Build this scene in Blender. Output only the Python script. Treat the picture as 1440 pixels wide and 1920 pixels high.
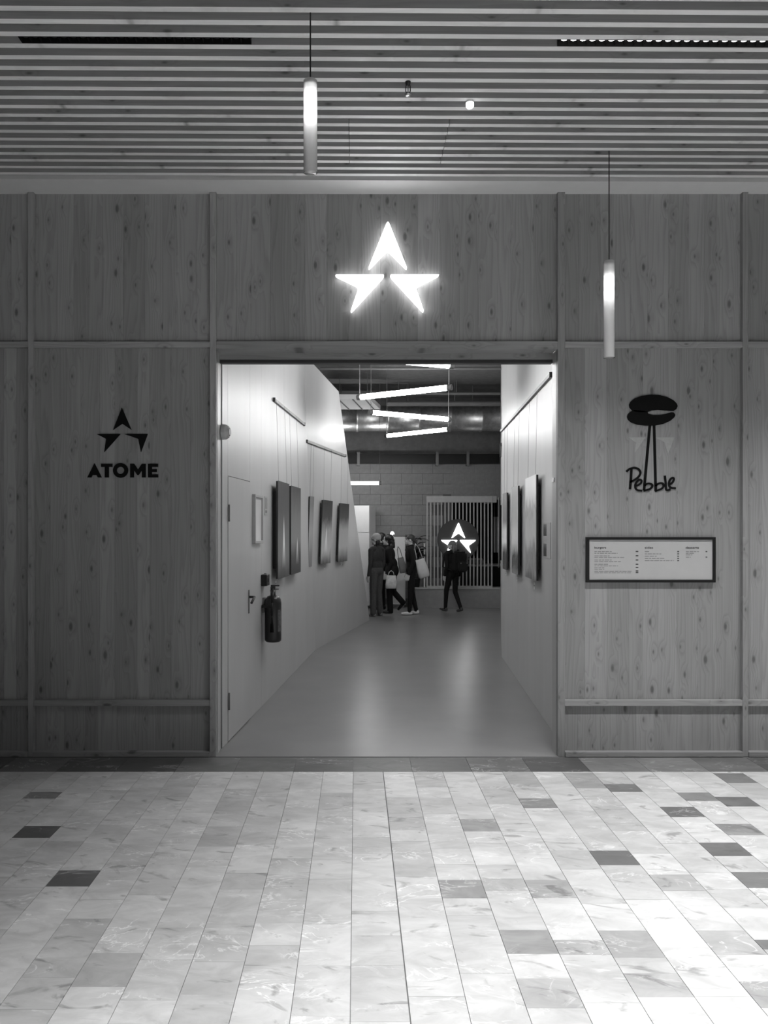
import bpy, bmesh, math, random
import numpy as np
from mathutils import Vector, Matrix

for o in list(bpy.data.objects): bpy.data.objects.remove(o)
random.seed(11)
scn = bpy.context.scene
C = scn.collection

# ------------------------------------------------------------------ camera
F, PX, PY, EYE = 1442.0, 668.0, 990.0, 1.65
cam_d = bpy.data.cameras.new('camera'); cam = bpy.data.objects.new('camera', cam_d); C.objects.link(cam)
cam.location = (0, 0, EYE); cam.rotation_euler = (math.pi/2, 0, 0)
cam_d.sensor_fit = 'VERTICAL'; cam_d.sensor_height = 36; cam_d.sensor_width = 27
cam_d.lens = 36*F/1920
cam_d.shift_x = (720-PX)/1920; cam_d.shift_y = (PY-960)/1920
cam_d.clip_start = .05; cam_d.clip_end = 100
scn.camera = cam

# ------------------------------------------------------------------ world + exposure
wd = bpy.data.worlds.new('world'); scn.world = wd; wd.use_nodes = True
wd.node_tree.nodes['Background'].inputs[0].default_value = (.5, .5, .5, 1)
wd.node_tree.nodes['Background'].inputs[1].default_value = .17
vs = scn.view_settings
vs.view_transform = 'Standard'; vs.look = 'None'; vs.gamma = 1; vs.use_curve_mapping = False
vs.exposure = 0.0

# light levels (lamps of the place, plus added unseen strips and one tube)
P_STRIP_NEAR = 42      # lit linear strip in view, right, and the added one beyond it
P_STRIP_BACK = 22      # strips of the next row, above and behind the camera
P_STRIP_FILL = 95     # added unseen strips behind the camera, for bounce light
E_TUBE = 52            # fluorescent tubes
E_STAR = 14             # illuminated star signs
P_PEND = .5           # bulbs in the pendant tubes

# ------------------------------------------------------------------ helpers
def W(px, py, Y):
    return Vector(((px-PX)*Y/F, Y, EYE+(PY-py)*Y/F))
def floorY(py): return F*EYE/(py-PY)

def link(o, parent=None):
    C.objects.link(o)
    if parent is not None: o.parent = parent
    return o
def tag(o, label, cat, group=None, kind=None):
    o['label'] = label; o['category'] = cat
    if group: o['group'] = group
    if kind: o['kind'] = kind
    return o
def empty(name, loc=(0,0,0), rotz=0):
    o = bpy.data.objects.new(name, None); o.location = loc; o.rotation_euler = (0,0,rotz); o.empty_display_size = .1
    C.objects.link(o); return o
def mk(name, verts, faces, mat, parent=None, smooth=False):
    me = bpy.data.meshes.new(name); me.from_pydata([tuple(v) for v in verts], [], faces); me.update()
    me.materials.append(mat)
    if smooth:
        for p in me.polygons: p.use_smooth = True
    return link(bpy.data.objects.new(name, me), parent)
def frombm(name, bm, mat, parent=None, smooth=False, norm=True):
    if norm: bmesh.ops.recalc_face_normals(bm, faces=bm.faces)
    me = bpy.data.meshes.new(name); bm.to_mesh(me); bm.free()
    for m in (mat if isinstance(mat, (list, tuple)) else [mat]): me.materials.append(m)
    if smooth:
        for p in me.polygons: p.use_smooth = True
    return link(bpy.data.objects.new(name, me), parent)
BF = [(0,3,2,1),(4,5,6,7),(0,1,5,4),(1,2,6,5),(2,3,7,6),(3,0,4,7)]
def bverts(x0,x1,y0,y1,z0,z1):
    return [(x0,y0,z0),(x1,y0,z0),(x1,y1,z0),(x0,y1,z0),(x0,y0,z1),(x1,y0,z1),(x1,y1,z1),(x0,y1,z1)]
def box(name, x0,x1,y0,y1,z0,z1, mat, parent=None, bevel=0, seg=1):
    bm = bmesh.new()
    vs_ = [bm.verts.new(v) for v in bverts(min(x0,x1),max(x0,x1),min(y0,y1),max(y0,y1),min(z0,z1),max(z0,z1))]
    for f in BF: bm.faces.new([vs_[i] for i in f])
    if bevel: bmesh.ops.bevel(bm, geom=bm.edges[:], offset=bevel, segments=seg, affect='EDGES')
    return frombm(name, bm, mat, parent, smooth=False)
def bmbox(bm, x0,x1,y0,y1,z0,z1):
    vs_ = [bm.verts.new(v) for v in bverts(x0,x1,y0,y1,z0,z1)]
    for f in BF: bm.faces.new([vs_[i] for i in f])
def bmtube(bm, p0, p1, r0, r1=None, n=12, caps=True):
    p0, p1 = Vector(p0), Vector(p1); r1 = r0 if r1 is None else r1
    d = (p1-p0).normalized(); a = d.orthogonal().normalized(); b = d.cross(a)
    A = [bm.verts.new(p0+(a*math.cos(t)+b*math.sin(t))*r0) for t in [2*math.pi*i/n for i in range(n)]]
    B = [bm.verts.new(p1+(a*math.cos(t)+b*math.sin(t))*r1) for t in [2*math.pi*i/n for i in range(n)]]
    for i in range(n): bm.faces.new((A[i], A[(i+1)%n], B[(i+1)%n], B[i]))
    if caps: bm.faces.new(A[::-1]); bm.faces.new(B)
def tube(name, p0, p1, r, mat, parent=None, n=12, r1=None):
    bm = bmesh.new(); bmtube(bm, p0, p1, r, r1, n); return frombm(name, bm, mat, parent, smooth=False)
def polytube(name, pts, r, mat, parent=None, n=8):
    bm = bmesh.new()
    for a, b in zip(pts[:-1], pts[1:]): bmtube(bm, a, b, r, r, n)
    for p in pts[1:-1]:
        bmesh.ops.create_icosphere(bm, subdivisions=1, radius=r, matrix=Matrix.Translation(p))
    return frombm(name, bm, mat, parent, smooth=True)
def lathe(name, prof, mat, parent=None, n=24, loc=(0,0,0), smooth=True):
    bm = bmesh.new(); rings = []
    for r, z in prof:
        rings.append([bm.verts.new((loc[0]+r*math.cos(2*math.pi*i/n), loc[1]+r*math.sin(2*math.pi*i/n), loc[2]+z)) for i in range(n)])
    for A, B in zip(rings[:-1], rings[1:]):
        for i in range(n): bm.faces.new((A[i], A[(i+1)%n], B[(i+1)%n], B[i]))
    bm.faces.new(rings[0][::-1]); bm.faces.new(rings[-1])
    return frombm(name, bm, mat, parent, smooth)
def prism(name, poly, y0, y1, mat, parent=None):
    """polygon in (x,z), extruded from y0 (front) to y1 (back)"""
    bm = bmesh.new()
    A = [bm.verts.new((x, y0, z)) for x, z in poly]; B = [bm.verts.new((x, y1, z)) for x, z in poly]
    n = len(poly)
    f = bm.faces.new(A); g = bm.faces.new(B[::-1])
    for i in range(n): bm.faces.new((A[i], B[i], B[(i+1)%n], A[(i+1)%n]))
    if isinstance(mat, (list, tuple)):
        for q in bm.faces: q.material_index = 0 if q is f else 1
    bm.normal_update(); bmesh.ops.triangulate(bm, faces=[f, g])
    return frombm(name, bm, mat, parent)
def rounded(poly, r):
    out = []; n = len(poly)
    for i in range(n):
        p = Vector(poly[i]); a = Vector(poly[i-1]); b = Vector(poly[(i+1)%n])
        da, db = (a-p), (b-p); k = min(r, .3*da.length, .3*db.length)
        s, e = p+da.normalized()*k, p+db.normalized()*k
        for t in (0, .25, .5, .75, 1):
            out.append(tuple(s*(1-t)**2 + p*2*t*(1-t) + e*t*t))
    return out

class Frame:
    """a wall face: origin, u along the base, v up the face, n out of it"""
    def __init__(s, O, u, v=None):
        s.O = Vector(O); s.u = Vector(u).normalized()
        v = Vector(v) if v is not None else Vector((0,0,1))
        s.v = (v - s.u*v.dot(s.u)).normalized(); s.n = s.u.cross(s.v).normalized()
    def pt(s, a, t, d=0): return s.O + s.u*a + s.v*t + s.n*d
    def hit(s, px, py, d=0):
        E = Vector((0,0,EYE)); r = Vector(((px-PX)/F, 1, (PY-py)/F))
        k = (s.O + s.n*d - E).dot(s.n)/r.dot(s.n); p = E + r*k
        return (p-s.O).dot(s.u), (p-s.O).dot(s.v)
    def matrix(s, a=0, t=0, d=0):
        M = Matrix((s.u, -s.n, s.v)).transposed().to_4x4(); M.translation = s.pt(a, t, d); return M
    def empty(s, name, a, t, d=0):
        o = bpy.data.objects.new(name, None); o.empty_display_size = .1; C.objects.link(o); o.matrix_world = s.matrix(a, t, d); return o

# ------------------------------------------------------------------ materials
def newmat(name):
    m = bpy.data.materials.new(name); m.use_nodes = True
    nt = m.node_tree; return m, nt, nt.nodes['Principled BSDF']
def N(nt, typ, **kw):
    n = nt.nodes.new(typ)
    for k, v in kw.items():
        if k in n.inputs.keys() if isinstance(k, str) else False: n.inputs[k].default_value = v
        else: setattr(n, k, v)
    return n
def mathn(nt, op, a=None, b=None, clamp=False):
    n = nt.nodes.new('ShaderNodeMath'); n.operation = op; n.use_clamp = clamp
    for i, x in enumerate((a, b)):
        if x is None: continue
        if isinstance(x, (int, float)): n.inputs[i].default_value = x
        else: nt.links.new(x, n.inputs[i])
    return n.outputs[0]
def ramp(nt, fac, stops, interp='LINEAR'):
    n = nt.nodes.new('ShaderNodeValToRGB'); n.color_ramp.interpolation = interp
    el = n.color_ramp.elements
    el.remove(el[1]); el[0].position = stops[0][0]; el[0].color = (stops[0][1],)*3+(1,)
    for p, g in stops[1:]: el.new(p).color = (g, g, g, 1)
    nt.links.new(fac, n.inputs[0]); return n.outputs[0]
def noise(nt, vec, scale, detail=3, rough=.5, dist=0):
    n = nt.nodes.new('ShaderNodeTexNoise'); n.inputs['Scale'].default_value = scale
    n.inputs['Detail'].default_value = detail; n.inputs['Roughness'].default_value = rough; n.inputs['Distortion'].default_value = dist
    if vec is not None: nt.links.new(vec, n.inputs['Vector'])
    return n.outputs['Fac']
def mapping(nt, vec, scale=(1,1,1), loc=(0,0,0)):
    n = nt.nodes.new('ShaderNodeMapping'); n.inputs['Scale'].default_value = scale; n.inputs['Location'].default_value = loc
    nt.links.new(vec, n.inputs['Vector']); return n.outputs[0]
def bump(nt, h, bsdf, strength=.2, dist=.002):
    b = nt.nodes.new('ShaderNodeBump'); b.inputs['Strength'].default_value = strength; b.inputs['Distance'].default_value = dist
    nt.links.new(h, b.inputs['Height']); nt.links.new(b.outputs[0], bsdf.inputs['Normal'])

def plain(name, g, rough=.6, metal=0, mott=.08, scale=9, spec=.5, coords='Object', stretch=(1,1,1)):
    m, nt, b = newmat(name)
    tc = nt.nodes.new('ShaderNodeTexCoord')
    v = mapping(nt, tc.outputs[coords], stretch)
    f = noise(nt, v, scale, 4, .6)
    c = ramp(nt, f, [(.25, g*(1-mott)), (.75, min(1, g*(1+mott)))])
    nt.links.new(c, b.inputs['Base Color'])
    b.inputs['Roughness'].default_value = rough; b.inputs['Metallic'].default_value = metal
    b.inputs['Specular IOR Level'].default_value = spec
    return m
def emis(name, strength, g=1.0):
    m, nt, b = newmat(name)
    b.inputs['Base Color'].default_value = (.8, .8, .8, 1)
    b.inputs['Emission Color'].default_value = (g, g, g, 1); b.inputs['Emission Strength'].default_value = strength
    return m

def wood(name, g, knots=True, axis='Z', contrast=1.0, rough=.55, few=.6):
    """softwood board: grain along one axis, annual rings, dark oval knots, per-board offset and tone"""
    m, nt, b = newmat(name)
    tc = nt.nodes.new('ShaderNodeTexCoord'); oi = nt.nodes.new('ShaderNodeObjectInfo')
    sep = nt.nodes.new('ShaderNodeSeparateXYZ'); nt.links.new(tc.outputs['Object'], sep.inputs[0])
    across = sep.outputs['X'] if axis == 'Z' else sep.outputs['Z']
    along = sep.outputs['Z'] if axis == 'Z' else sep.outputs['X']
    off = mathn(nt, 'MULTIPLY', oi.outputs['Random'], 71.3)
    com = nt.nodes.new('ShaderNodeCombineXYZ')
    nt.links.new(mathn(nt, 'ADD', across, off), com.inputs[0])
    nt.links.new(sep.outputs['Y'], com.inputs[1])
    nt.links.new(mathn(nt, 'ADD', along, off), com.inputs[2])
    base = com.outputs[0]
    # knots
    kc_ = nt.nodes.new('ShaderNodeCombineXYZ')
    nt.links.new(mathn(nt, 'ADD', across, off), kc_.inputs[0]); nt.links.new(mathn(nt, 'MULTIPLY', mathn(nt, 'ADD', along, off), .42), kc_.inputs[1])
    kv = kc_.outputs[0]
    vo = nt.nodes.new('ShaderNodeTexVoronoi'); vo.inputs['Scale'].default_value = 7.5; nt.links.new(kv, vo.inputs['Vector'])
    vo.voronoi_dimensions = '2D'
    sc = nt.nodes.new('ShaderNodeSeparateColor'); nt.links.new(vo.outputs['Color'], sc.inputs[0])
    size = mathn(nt, 'MULTIPLY', mathn(nt, 'SUBTRACT', sc.outputs[0], few, True), .15)
    kd = mathn(nt, 'SUBTRACT', vo.outputs['Distance'], size)
    knot = ramp(nt, kd, [(0, 1), (.07, 0)])
    halo = ramp(nt, kd, [(0, 1), (.3, 0)])
    # growth rings: bands across, bent round the knots
    wob = noise(nt, mapping(nt, base, (2, 2, .13)), 2.2, 3, .5)
    rr = mathn(nt, 'ADD', mathn(nt, 'MULTIPLY', mathn(nt, 'ADD', across, off), 26), mathn(nt, 'MULTIPLY', wob, 14))
    rr = mathn(nt, 'ADD', rr, mathn(nt, 'MULTIPLY', halo, 1.6))
    ring = mathn(nt, 'FRACT', rr)
    ring = ramp(nt, ring, [(0, .35), (.1, .0), (.55, .25), (.93, 1), (1, .35)])
    fine = noise(nt, mapping(nt, base, (1, 1, .022)), 130, 3, .6)
    big = noise(nt, mapping(nt, base, (2.2, 2.2, .35)), 2.4, 3, .55)
    tone = mathn(nt, 'ADD', .86, mathn(nt, 'MULTIPLY', oi.outputs['Random'], .22*contrast))
    val = mathn(nt, 'MULTIPLY', tone, g)
    val = mathn(nt, 'MULTIPLY', val, mathn(nt, 'SUBTRACT', 1.0, mathn(nt, 'MULTIPLY', ring, .17*contrast)))
    val = mathn(nt, 'MULTIPLY', val, mathn(nt, 'ADD', .86, mathn(nt, 'MULTIPLY', fine, .28)))
    val = mathn(nt, 'MULTIPLY', val, mathn(nt, 'ADD', .82, mathn(nt, 'MULTIPLY', big, .36)))
    if knots:
        val = mathn(nt, 'MULTIPLY', val, mathn(nt, 'SUBTRACT', 1.0, mathn(nt, 'MULTIPLY', knot, .52)))
        val = mathn(nt, 'MULTIPLY', val, mathn(nt, 'SUBTRACT', 1.0, mathn(nt, 'MULTIPLY', halo, .12)))
    cc = nt.nodes.new('ShaderNodeCombineColor')
    for i in range(3): nt.links.new(val, cc.inputs[i])
    nt.links.new(cc.outputs[0], b.inputs['Base Color'])
    b.inputs['Roughness'].default_value = rough; b.inputs['Specular IOR Level'].default_value = .3
    bump(nt, fine, b, .15, .001)
    return m

def marble(name):
    """polished stone; tone of each piece comes from its object colour"""
    m, nt, b = newmat(name)
    tc = nt.nodes.new('ShaderNodeTexCoord'); oi = nt.nodes.new('ShaderNodeObjectInfo')
    sep = nt.nodes.new('ShaderNodeSeparateColor'); nt.links.new(oi.outputs['Color'], sep.inputs[0])
    add = nt.nodes.new('ShaderNodeVectorMath'); add.operation = 'ADD'
    com = nt.nodes.new('ShaderNodeCombineXYZ')
    r = mathn(nt, 'MULTIPLY', oi.outputs['Random'], 53.0)
    for i in range(3): nt.links.new(r, com.inputs[i])
    nt.links.new(tc.outputs['Object'], add.inputs[0]); nt.links.new(com.outputs[0], add.inputs[1])
    rot = nt.nodes.new('ShaderNodeMapping'); rot.inputs['Rotation'].default_value = (0, 0, .6); rot.inputs['Scale'].default_value = (1, 2.0, 1)
    nt.links.new(add.outputs[0], rot.inputs['Vector'])
    v = rot.outputs[0]
    cloud = noise(nt, v, 5, 6, .62, .8)
    patch = noise(nt, v, 1.6, 2, .5, .5)
    vein = noise(nt, v, 3.2, 5, .55, 1.6)
    vd = mathn(nt, 'ABSOLUTE', mathn(nt, 'SUBTRACT', vein, .5))
    white = ramp(nt, vd, [(0, 1), (.02, 0)])
    gate = ramp(nt, noise(nt, v, 2.6, 2), [(.5, 0), (.64, 1)])
    dk = ramp(nt, noise(nt, mapping(nt, v, (1, 1.3, 1)), 2.9, 4, .6, 2.0), [(.60, 0), (.70, 1)])
    val = mathn(nt, 'MULTIPLY', sep.outputs[0], mathn(nt, 'ADD', .52, mathn(nt, 'MULTIPLY', cloud, .74)))
    val = mathn(nt, 'MULTIPLY', val, mathn(nt, 'ADD', .72, mathn(nt, 'MULTIPLY', patch, .5)))
    val = mathn(nt, 'MULTIPLY', val, mathn(nt, 'SUBTRACT', 1, mathn(nt, 'MULTIPLY', dk, .42)))
    val = mathn(nt, 'ADD', val, mathn(nt, 'MULTIPLY', mathn(nt, 'MULTIPLY', white, gate), .26), True)
    cc = nt.nodes.new('ShaderNodeCombineColor')
    for i in range(3): nt.links.new(val, cc.inputs[i])
    nt.links.new(cc.outputs[0], b.inputs['Base Color'])
    b.inputs['Roughness'].default_value = .42; b.inputs['Specular IOR Level'].default_value = .35
    return m

M_BOARD = wood('softwood_board', .325)
M_POST = wood('softwood_post', .345, True)
M_RAILW = wood('softwood_rail', .335, True, 'X')
M_SLAT_SHADED = wood('softwood_slat_side_shaded', .34, True, 'X', .6, few=.8)  # side wood darkened: shade between the slats is put into the colour
M_SLAT_LIT = wood('softwood_slat_underside_lit', .80, True, 'X', .5, few=.93)  # underside wood paled: light from below is put into the colour
M_SOFFIT = plain('soffit_paint', .62, .6, mott=.03)
M_BLACKVOID = plain('ceiling_void_black', .02, .9)
M_MARBLE = marble('marble')
M_GROUT = plain('grout', .16, .9)
M_PAINT = plain('painted_wall_panel', .50, .42, mott=.05, scale=2.2, stretch=(1.6,1.6,.35), spec=.4)
M_SCREED = plain('polished_screed', .22, .30, mott=.12, scale=1.6, spec=.55)
M_JAMB = plain('pale_metal_jamb', .42, .4, mott=.04)
M_DARKTRIM = plain('dark_trim', .03, .5)
M_BLACK = plain('matt_black', .008, .8, spec=.1)
M_BLACK2 = plain('satin_black', .012, .4, spec=.3)
M_HALL = plain('dark_hall_paint', .16, .8)
M_HALLCEIL = plain('dark_ceiling', .16, .85, mott=.2)
M_BLOCK = plain('concrete_block', .30, .85, mott=.12, scale=14)
M_PLINTH = plain('plinth_plaster', .30, .7, mott=.1)
M_FOIL = plain('foil_duct', .55, .42, 1.0, .3, 14)
M_STEEL = plain('steel', .5, .35, 1.0)
M_GREYMETAL = plain('grey_metal', .2, .5, .4)
M_WHITE = plain('white_paint', .75, .5, mott=.03)
M_PAPER = plain('paper', .46, .6, mott=.03)
M_SCREEN = plain('pale_slat_paint', .48, .5)
M_STAR = emis('star_glow', E_STAR)
M_STARSIDE = emis('star_side_glow', 4.0)
M_TUBE = emis('tube_glow', E_TUBE)
M_TUBE2 = emis('bulb_glow', 10)
M_LED = emis('led_glow', 4)
M_LED2 = emis('sensor_glow', 4)
M_LAMPSOFT = emis('table_lamp_glow', 2.5)

# ------------------------------------------------------------------ layout constants
YW, YP = 5.55, 5.585            # post faces, board faces of the entrance wall
ZC = 4.075                      # underside of ceiling slats
XJL, XJR = -1.012, 1.455        # opening
ZL = 2.943                      # lintel underside
YBAND = 5.206

# ------------------------------------------------------------------ floor of the foyer
floor = box('floor', -6, 6.4, -5, YW, -.12, -.004, M_GROUT)
tag(floor, 'foyer floor of pale marble tiles laid in long columns', 'floor', kind='structure')
COLW, COL0 = .2017, -.0205
special = [(1007,1497,1515,.26),(1165,1470,1485,.20),(1275,1513,1532,.17),(1302,1486,1502,.30),(1380,1494,1512,.22),(1375,1450,1468,.24),
 (900,1536,1559,.38),(1167,1517,1558,.52),(1150,1595,1622,.18),(1357,1580,1605,.19),(1385,1545,1566,.32),(1415,1635,1665,.21),
 (865,1650,1684,.34),(945,1648,1670,.46),(1032,1650,1683,.38),(997,1744,1788,.34),(1100,1762,1790,.42),(1180,1745,1795,.42),
 (1432,1762,1780,.20),(1428,1840,1890,.38),(1265,1640,1670,.44),(1090,1449,1478,.40),(970,1448,1475,.46),(1045,1835,1890,.44),
 (1355,1745,1790,.48),(65,1549,1571,.14),(132,1632,1662,.15),(70,1485,1497,.26),(435,1637,1667,.56),(215,1787,1850,.50),
 (685,1570,1600,.58),(415,1550,1587,.56),(1195,1825,1870,.46),(1090,1595,1630,.52),(330,1700,1740,.6),(560,1610,1640,.6)]
occ = {}
for px, ya, yb, g in special:
    Yf, Yn = floorY(ya), floorY(yb); Ym = floorY((ya+yb)/2); x = (px-PX)*Ym/F
    k = math.floor((x-COL0)/COLW); occ.setdefault(k, []).append((Yn, Yf, g))
tiles = []
rt = random.Random(5)
for k in range(-29, 31):
    spans = sorted(occ.get(k, []), reverse=True)
    y = YBAND; todo = []
    merged = []
    last = YBAND
    for Yn, Yf, g in spans:
        Yf = min(Yf, last); 
        if Yf - Yn < .05: continue
        if last - Yf > .01: merged.append((Yf, last, None))
        else: Yf = last
        merged.append((Yn, Yf, g)); last = Yn
    merged.append((-4.9, last, None))
    for Yn, Yf, g in merged:
        if g is not None: tiles.append((k, Yn, Yf, g)); continue
        y = Yf
        while y - Yn > .001:
            L = rt.choice([.16, .2, .25, .32, .32, .4, .48, .55])*rt.uniform(.92, 1.08)
            if y - L < Yn + .12: L = y - Yn
            tone = rt.choice([.72, .70, .73, .71, .70, .68, .66, .62, .58])*rt.uniform(.93, 1.04)*.94
            tiles.append((k, y-L, y, tone)); y -= L
def inview(k, Yn, Yf):
    if Yf < 2.45: return 0
    xa, xb = COL0+k*COLW, COL0+(k+1)*COLW
    d = max(Yn, 2.5)
    pa, pb = PX+xa*F/Yf, PX+xb*F/Yf
    if pb < -60 or pa > 1500: return 0
    return (Yf-d)*COLW/(Yf**3)
vis = sorted([(inview(*t[:3]), t) for t in tiles if inview(*t[:3]) > 0], reverse=True)
vset = set(t for _, t in vis[:298])
bm_rest = bmesh.new()
for t in tiles:
    k, Yn, Yf, g = t
    xa, xb = COL0+k*COLW+.0012, COL0+(k+1)*COLW-.0012
    if k == 1: xa += .0015          # the wider movement joint
    if k == 0: xb -= .001
    ya, yb = Yn+.0005, Yf-.0005
    if t in vset:
        cx, cy = (xa+xb)/2, (ya+yb)/2
        o = mk('tile', bverts(xa-cx, xb-cx, ya-cy, yb-cy, -.02, 0), BF, M_MARBLE, floor)
        o.location = (cx, cy, rt.uniform(-.0003, .0003)); o.color = (g, g, g, 1)
    else:
        bmbox(bm_rest, xa, xb, ya, yb, -.02, 0)
rest = frombm('tile_field', bm_rest, M_MARBLE, floor, norm=False); rest['kind'] = 'stuff'; rest.color = (.7, .7, .7, 1)
for k in range(-13, 15):       # dark border course along the wall
    xa = -.022+.403*k; g = rt.choice([.10, .11, .13, .15, .17]) if xa < 1.5 else rt.choice([.2, .17, .12])
    if 1.55 < xa < 2.3: g = .24
    cx = xa+.2015
    o = mk('border_tile', bverts(-.2005, .2005, -.157, .157, -.02, 0), BF, M_MARBLE, floor)
    o.location = (cx, YBAND+.158, 0); o.color = (g, g, g, 1)

# corridor and hall floor
fl2 = box('floor', -5.2, 6.2, YW, 19, -.12, 0, M_SCREED)
tag(fl2, 'smooth grey corridor floor reflecting the tube lights', 'floor', kind='structure')

# ------------------------------------------------------------------ ceiling of the foyer: slats
ceil = box('ceiling', -5.5, 5.8, -5, 5.62, 4.20, 4.32, M_BLACKVOID)
tag(ceil, 'slatted wooden foyer ceiling above the entrance', 'ceiling', kind='structure')
PITCH, Y0S, SW, SH, TH = .0932, 5.282, .035, .10, .009
HX0, HX1 = -.045, .56
def slat_mesh(L):
    me = bpy.data.meshes.new('slat'); me.from_pydata(bverts(-L/2, L/2, -SW/2, SW/2, 0, SH), [], BF); me.update(); me.materials.append(M_SLAT_SHADED); me.materials.append(M_SLAT_LIT); me.polygons[0].material_index = 1; return me
SLX0, SLX1 = -4.9, 5.3
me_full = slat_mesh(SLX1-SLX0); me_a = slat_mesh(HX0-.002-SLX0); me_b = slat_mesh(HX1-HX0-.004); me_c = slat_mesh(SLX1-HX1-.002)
xc = .19                                    # where the row pitch was measured
def slat(me, cx, row):
    o = link(bpy.data.objects.new('slat', me), ceil)
    o.location = (cx, row+(cx-xc)*TH, ZC+random.uniform(-.001, .001)); o.rotation_euler = (0, 0, math.atan(TH))
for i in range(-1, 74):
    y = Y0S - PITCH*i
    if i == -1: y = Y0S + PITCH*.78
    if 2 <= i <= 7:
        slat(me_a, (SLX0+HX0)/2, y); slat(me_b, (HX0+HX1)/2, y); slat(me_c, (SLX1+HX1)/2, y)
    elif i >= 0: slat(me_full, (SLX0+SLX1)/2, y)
fy = lambda x: 5.366+(x-xc)*TH
mk('soffit_board', [(-4.9, fy(-4.9), ZC), (5.3, fy(5.3), ZC), (5.3, 5.6, ZC), (-4.9, 5.6, ZC), (-4.9, fy(-4.9), ZC+.03), (5.3, fy(5.3), ZC+.03), (5.3, 5.6, ZC+.03), (-4.9, 5.6, ZC+.03)], BF, M_SOFFIT, ceil)

# ------------------------------------------------------------------ entrance wall
wallf = mk('wall_front', [], [], M_BLACK)
bm = bmesh.new()
bmbox(bm, -4.9, XJL-.03, YP+.02, YP+.16, 0, 4.45)
bmbox(bm, XJR+.03, 5.3, YP+.02, YP+.16, 0, 4.45)
bmbox(bm, XJL-.03, XJR+.03, YP+.02, YP+.16, ZL+.03, 4.45)
me = bpy.data.meshes.new('wall_front'); bm.to_mesh(me); bm.free(); me.materials.append(M_GREYMETAL); wallf.data = me
tag(wallf, 'timber board entrance wall with posts, rails and wide opening', 'wall', kind='structure')
def board_run(x0, x1, z0, z1):
    x = x0
    while x1 - x > .001:
        w = random.uniform(.085, .165)
        if x1 - (x+w) < .07: w = x1 - x
        o = mk('board', bverts(-w/2+.0004, w/2-.0004, 0, .02, 0, z1-z0), BF, M_BOARD, wallf)
        o.location = (x+w/2, YP+random.uniform(-.0006, .0006), z0); x += w
posts = [(-3.70, -3.66), (-2.371, -2.330), (-1.058, XJL), (XJR, 1.507), (2.790, 2.830), (4.13, 4.17)]
ZR0, ZR1, ZK0, ZK1, ZS = 2.955, 2.997, .364, .407, .035
ZT = ZC+.06
edges = [-4.9] + [e for p in posts for e in p] + [5.3]
for i in range(0, len(edges), 2):
    a, b = edges[i], edges[i+1]
    centre = abs(a-XJL) < .01
    board_run(a, b, ZR1 if not centre else 3.0, ZT)
    if not centre:
        board_run(a, b, ZK1, ZR0); board_run(a, b, ZS, ZK0)
        for z0, z1 in ((ZR0, ZR1), (ZK0, ZK1), (0, ZS)):
            o = box('rail' if z0 > 0 else 'skirting', -(b-a)/2, (b-a)/2, 0, YP+.02-YW, 0, z1-z0, M_RAILW, wallf, .0015)
            o.location = ((a+b)/2, YW+(.004 if z0 > 0 else -.01), z0)
for a, b in posts:
    o = box('post', -(b-a)/2, (b-a)/2, 0, YP+.02-YW, 0, ZT, M_POST, wallf, .002); o.location = ((a+b)/2, YW, 0)

# portal of the opening
tr = empty('trim_1', ((XJL+XJR)/2, YW, 0)); tag(tr, 'pale jambs and timber lintel framing the corridor opening', 'door frame', kind='structure')
def tb(name, x0, x1, y0, y1, z0, z1, mat, bev=0):
    o = box(name, x0-tr.location.x, x1-tr.location.x, y0-YW, y1-YW, z0, z1, mat, tr, bev); return o
tb('jamb', XJL-.03, XJL, YW+.035, YW+.20, 0, ZL, M_JAMB, .001)
tb('jamb', XJR, XJR+.03, YW+.035, YW+.16, 0, ZL, M_JAMB, .001)
o = tb('lintel', XJL, XJR, YW+.002, YW+.14, ZL, 3.0, M_RAILW, .002)
tb('header_board', XJL, XJR, YW+.14, YW+.19, 2.898, 3.02, M_RAILW)
tb('door_rail', XJL, XJR, YW+.15, YW+.21, 2.874, 2.898, M_DARKTRIM)
tb('seal_strip', XJL-.02, XJL+.002, YW+.2, YW+.215, 0, 2.88, M_DARKTRIM)
tb('latch_plate', XJR-.006, XJR+.001, YW+.10, YW+.15, 1.99, 2.02, M_STEEL)

# ------------------------------------------------------------------ corridor walls
L1 = Frame((-1.005+.097*(5.76-5.75), 5.76, 0), (.097, 1, 0))
S1 = (10.435-5.76)*math.sqrt(1+.097**2)                     # length of the first part at the floor
A = L1.pt(S1, 0); B = Vector((.238, 13.77, 0))
sT, tT = L1.hit(570, 683); T1 = L1.pt(sT, tT)
kk = 4.45/tT
sTop = S1+(sT-S1)*kk                                        # leaning fold carried up to the ceiling
L2 = Frame(A, B-A, T1-A)
ZH = 4.45
def slabpoly(name, fr, poly, thick, mat, parent=None):
    M = fr.matrix(); bm = bmesh.new(); n = len(poly)
    a_ = [bm.verts.new((s, 0, t)) for s, t in poly]; b_ = [bm.verts.new((s, thick, t)) for s, t in poly]
    bm.faces.new(a_); bm.faces.new(b_[::-1])
    for i in range(n): bm.faces.new((a_[i], b_[i], b_[(i+1)%n], a_[(i+1)%n]))
    o = frombm(name, bm, mat, parent)
    if parent is None: o.matrix_world = M
    return o
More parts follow.
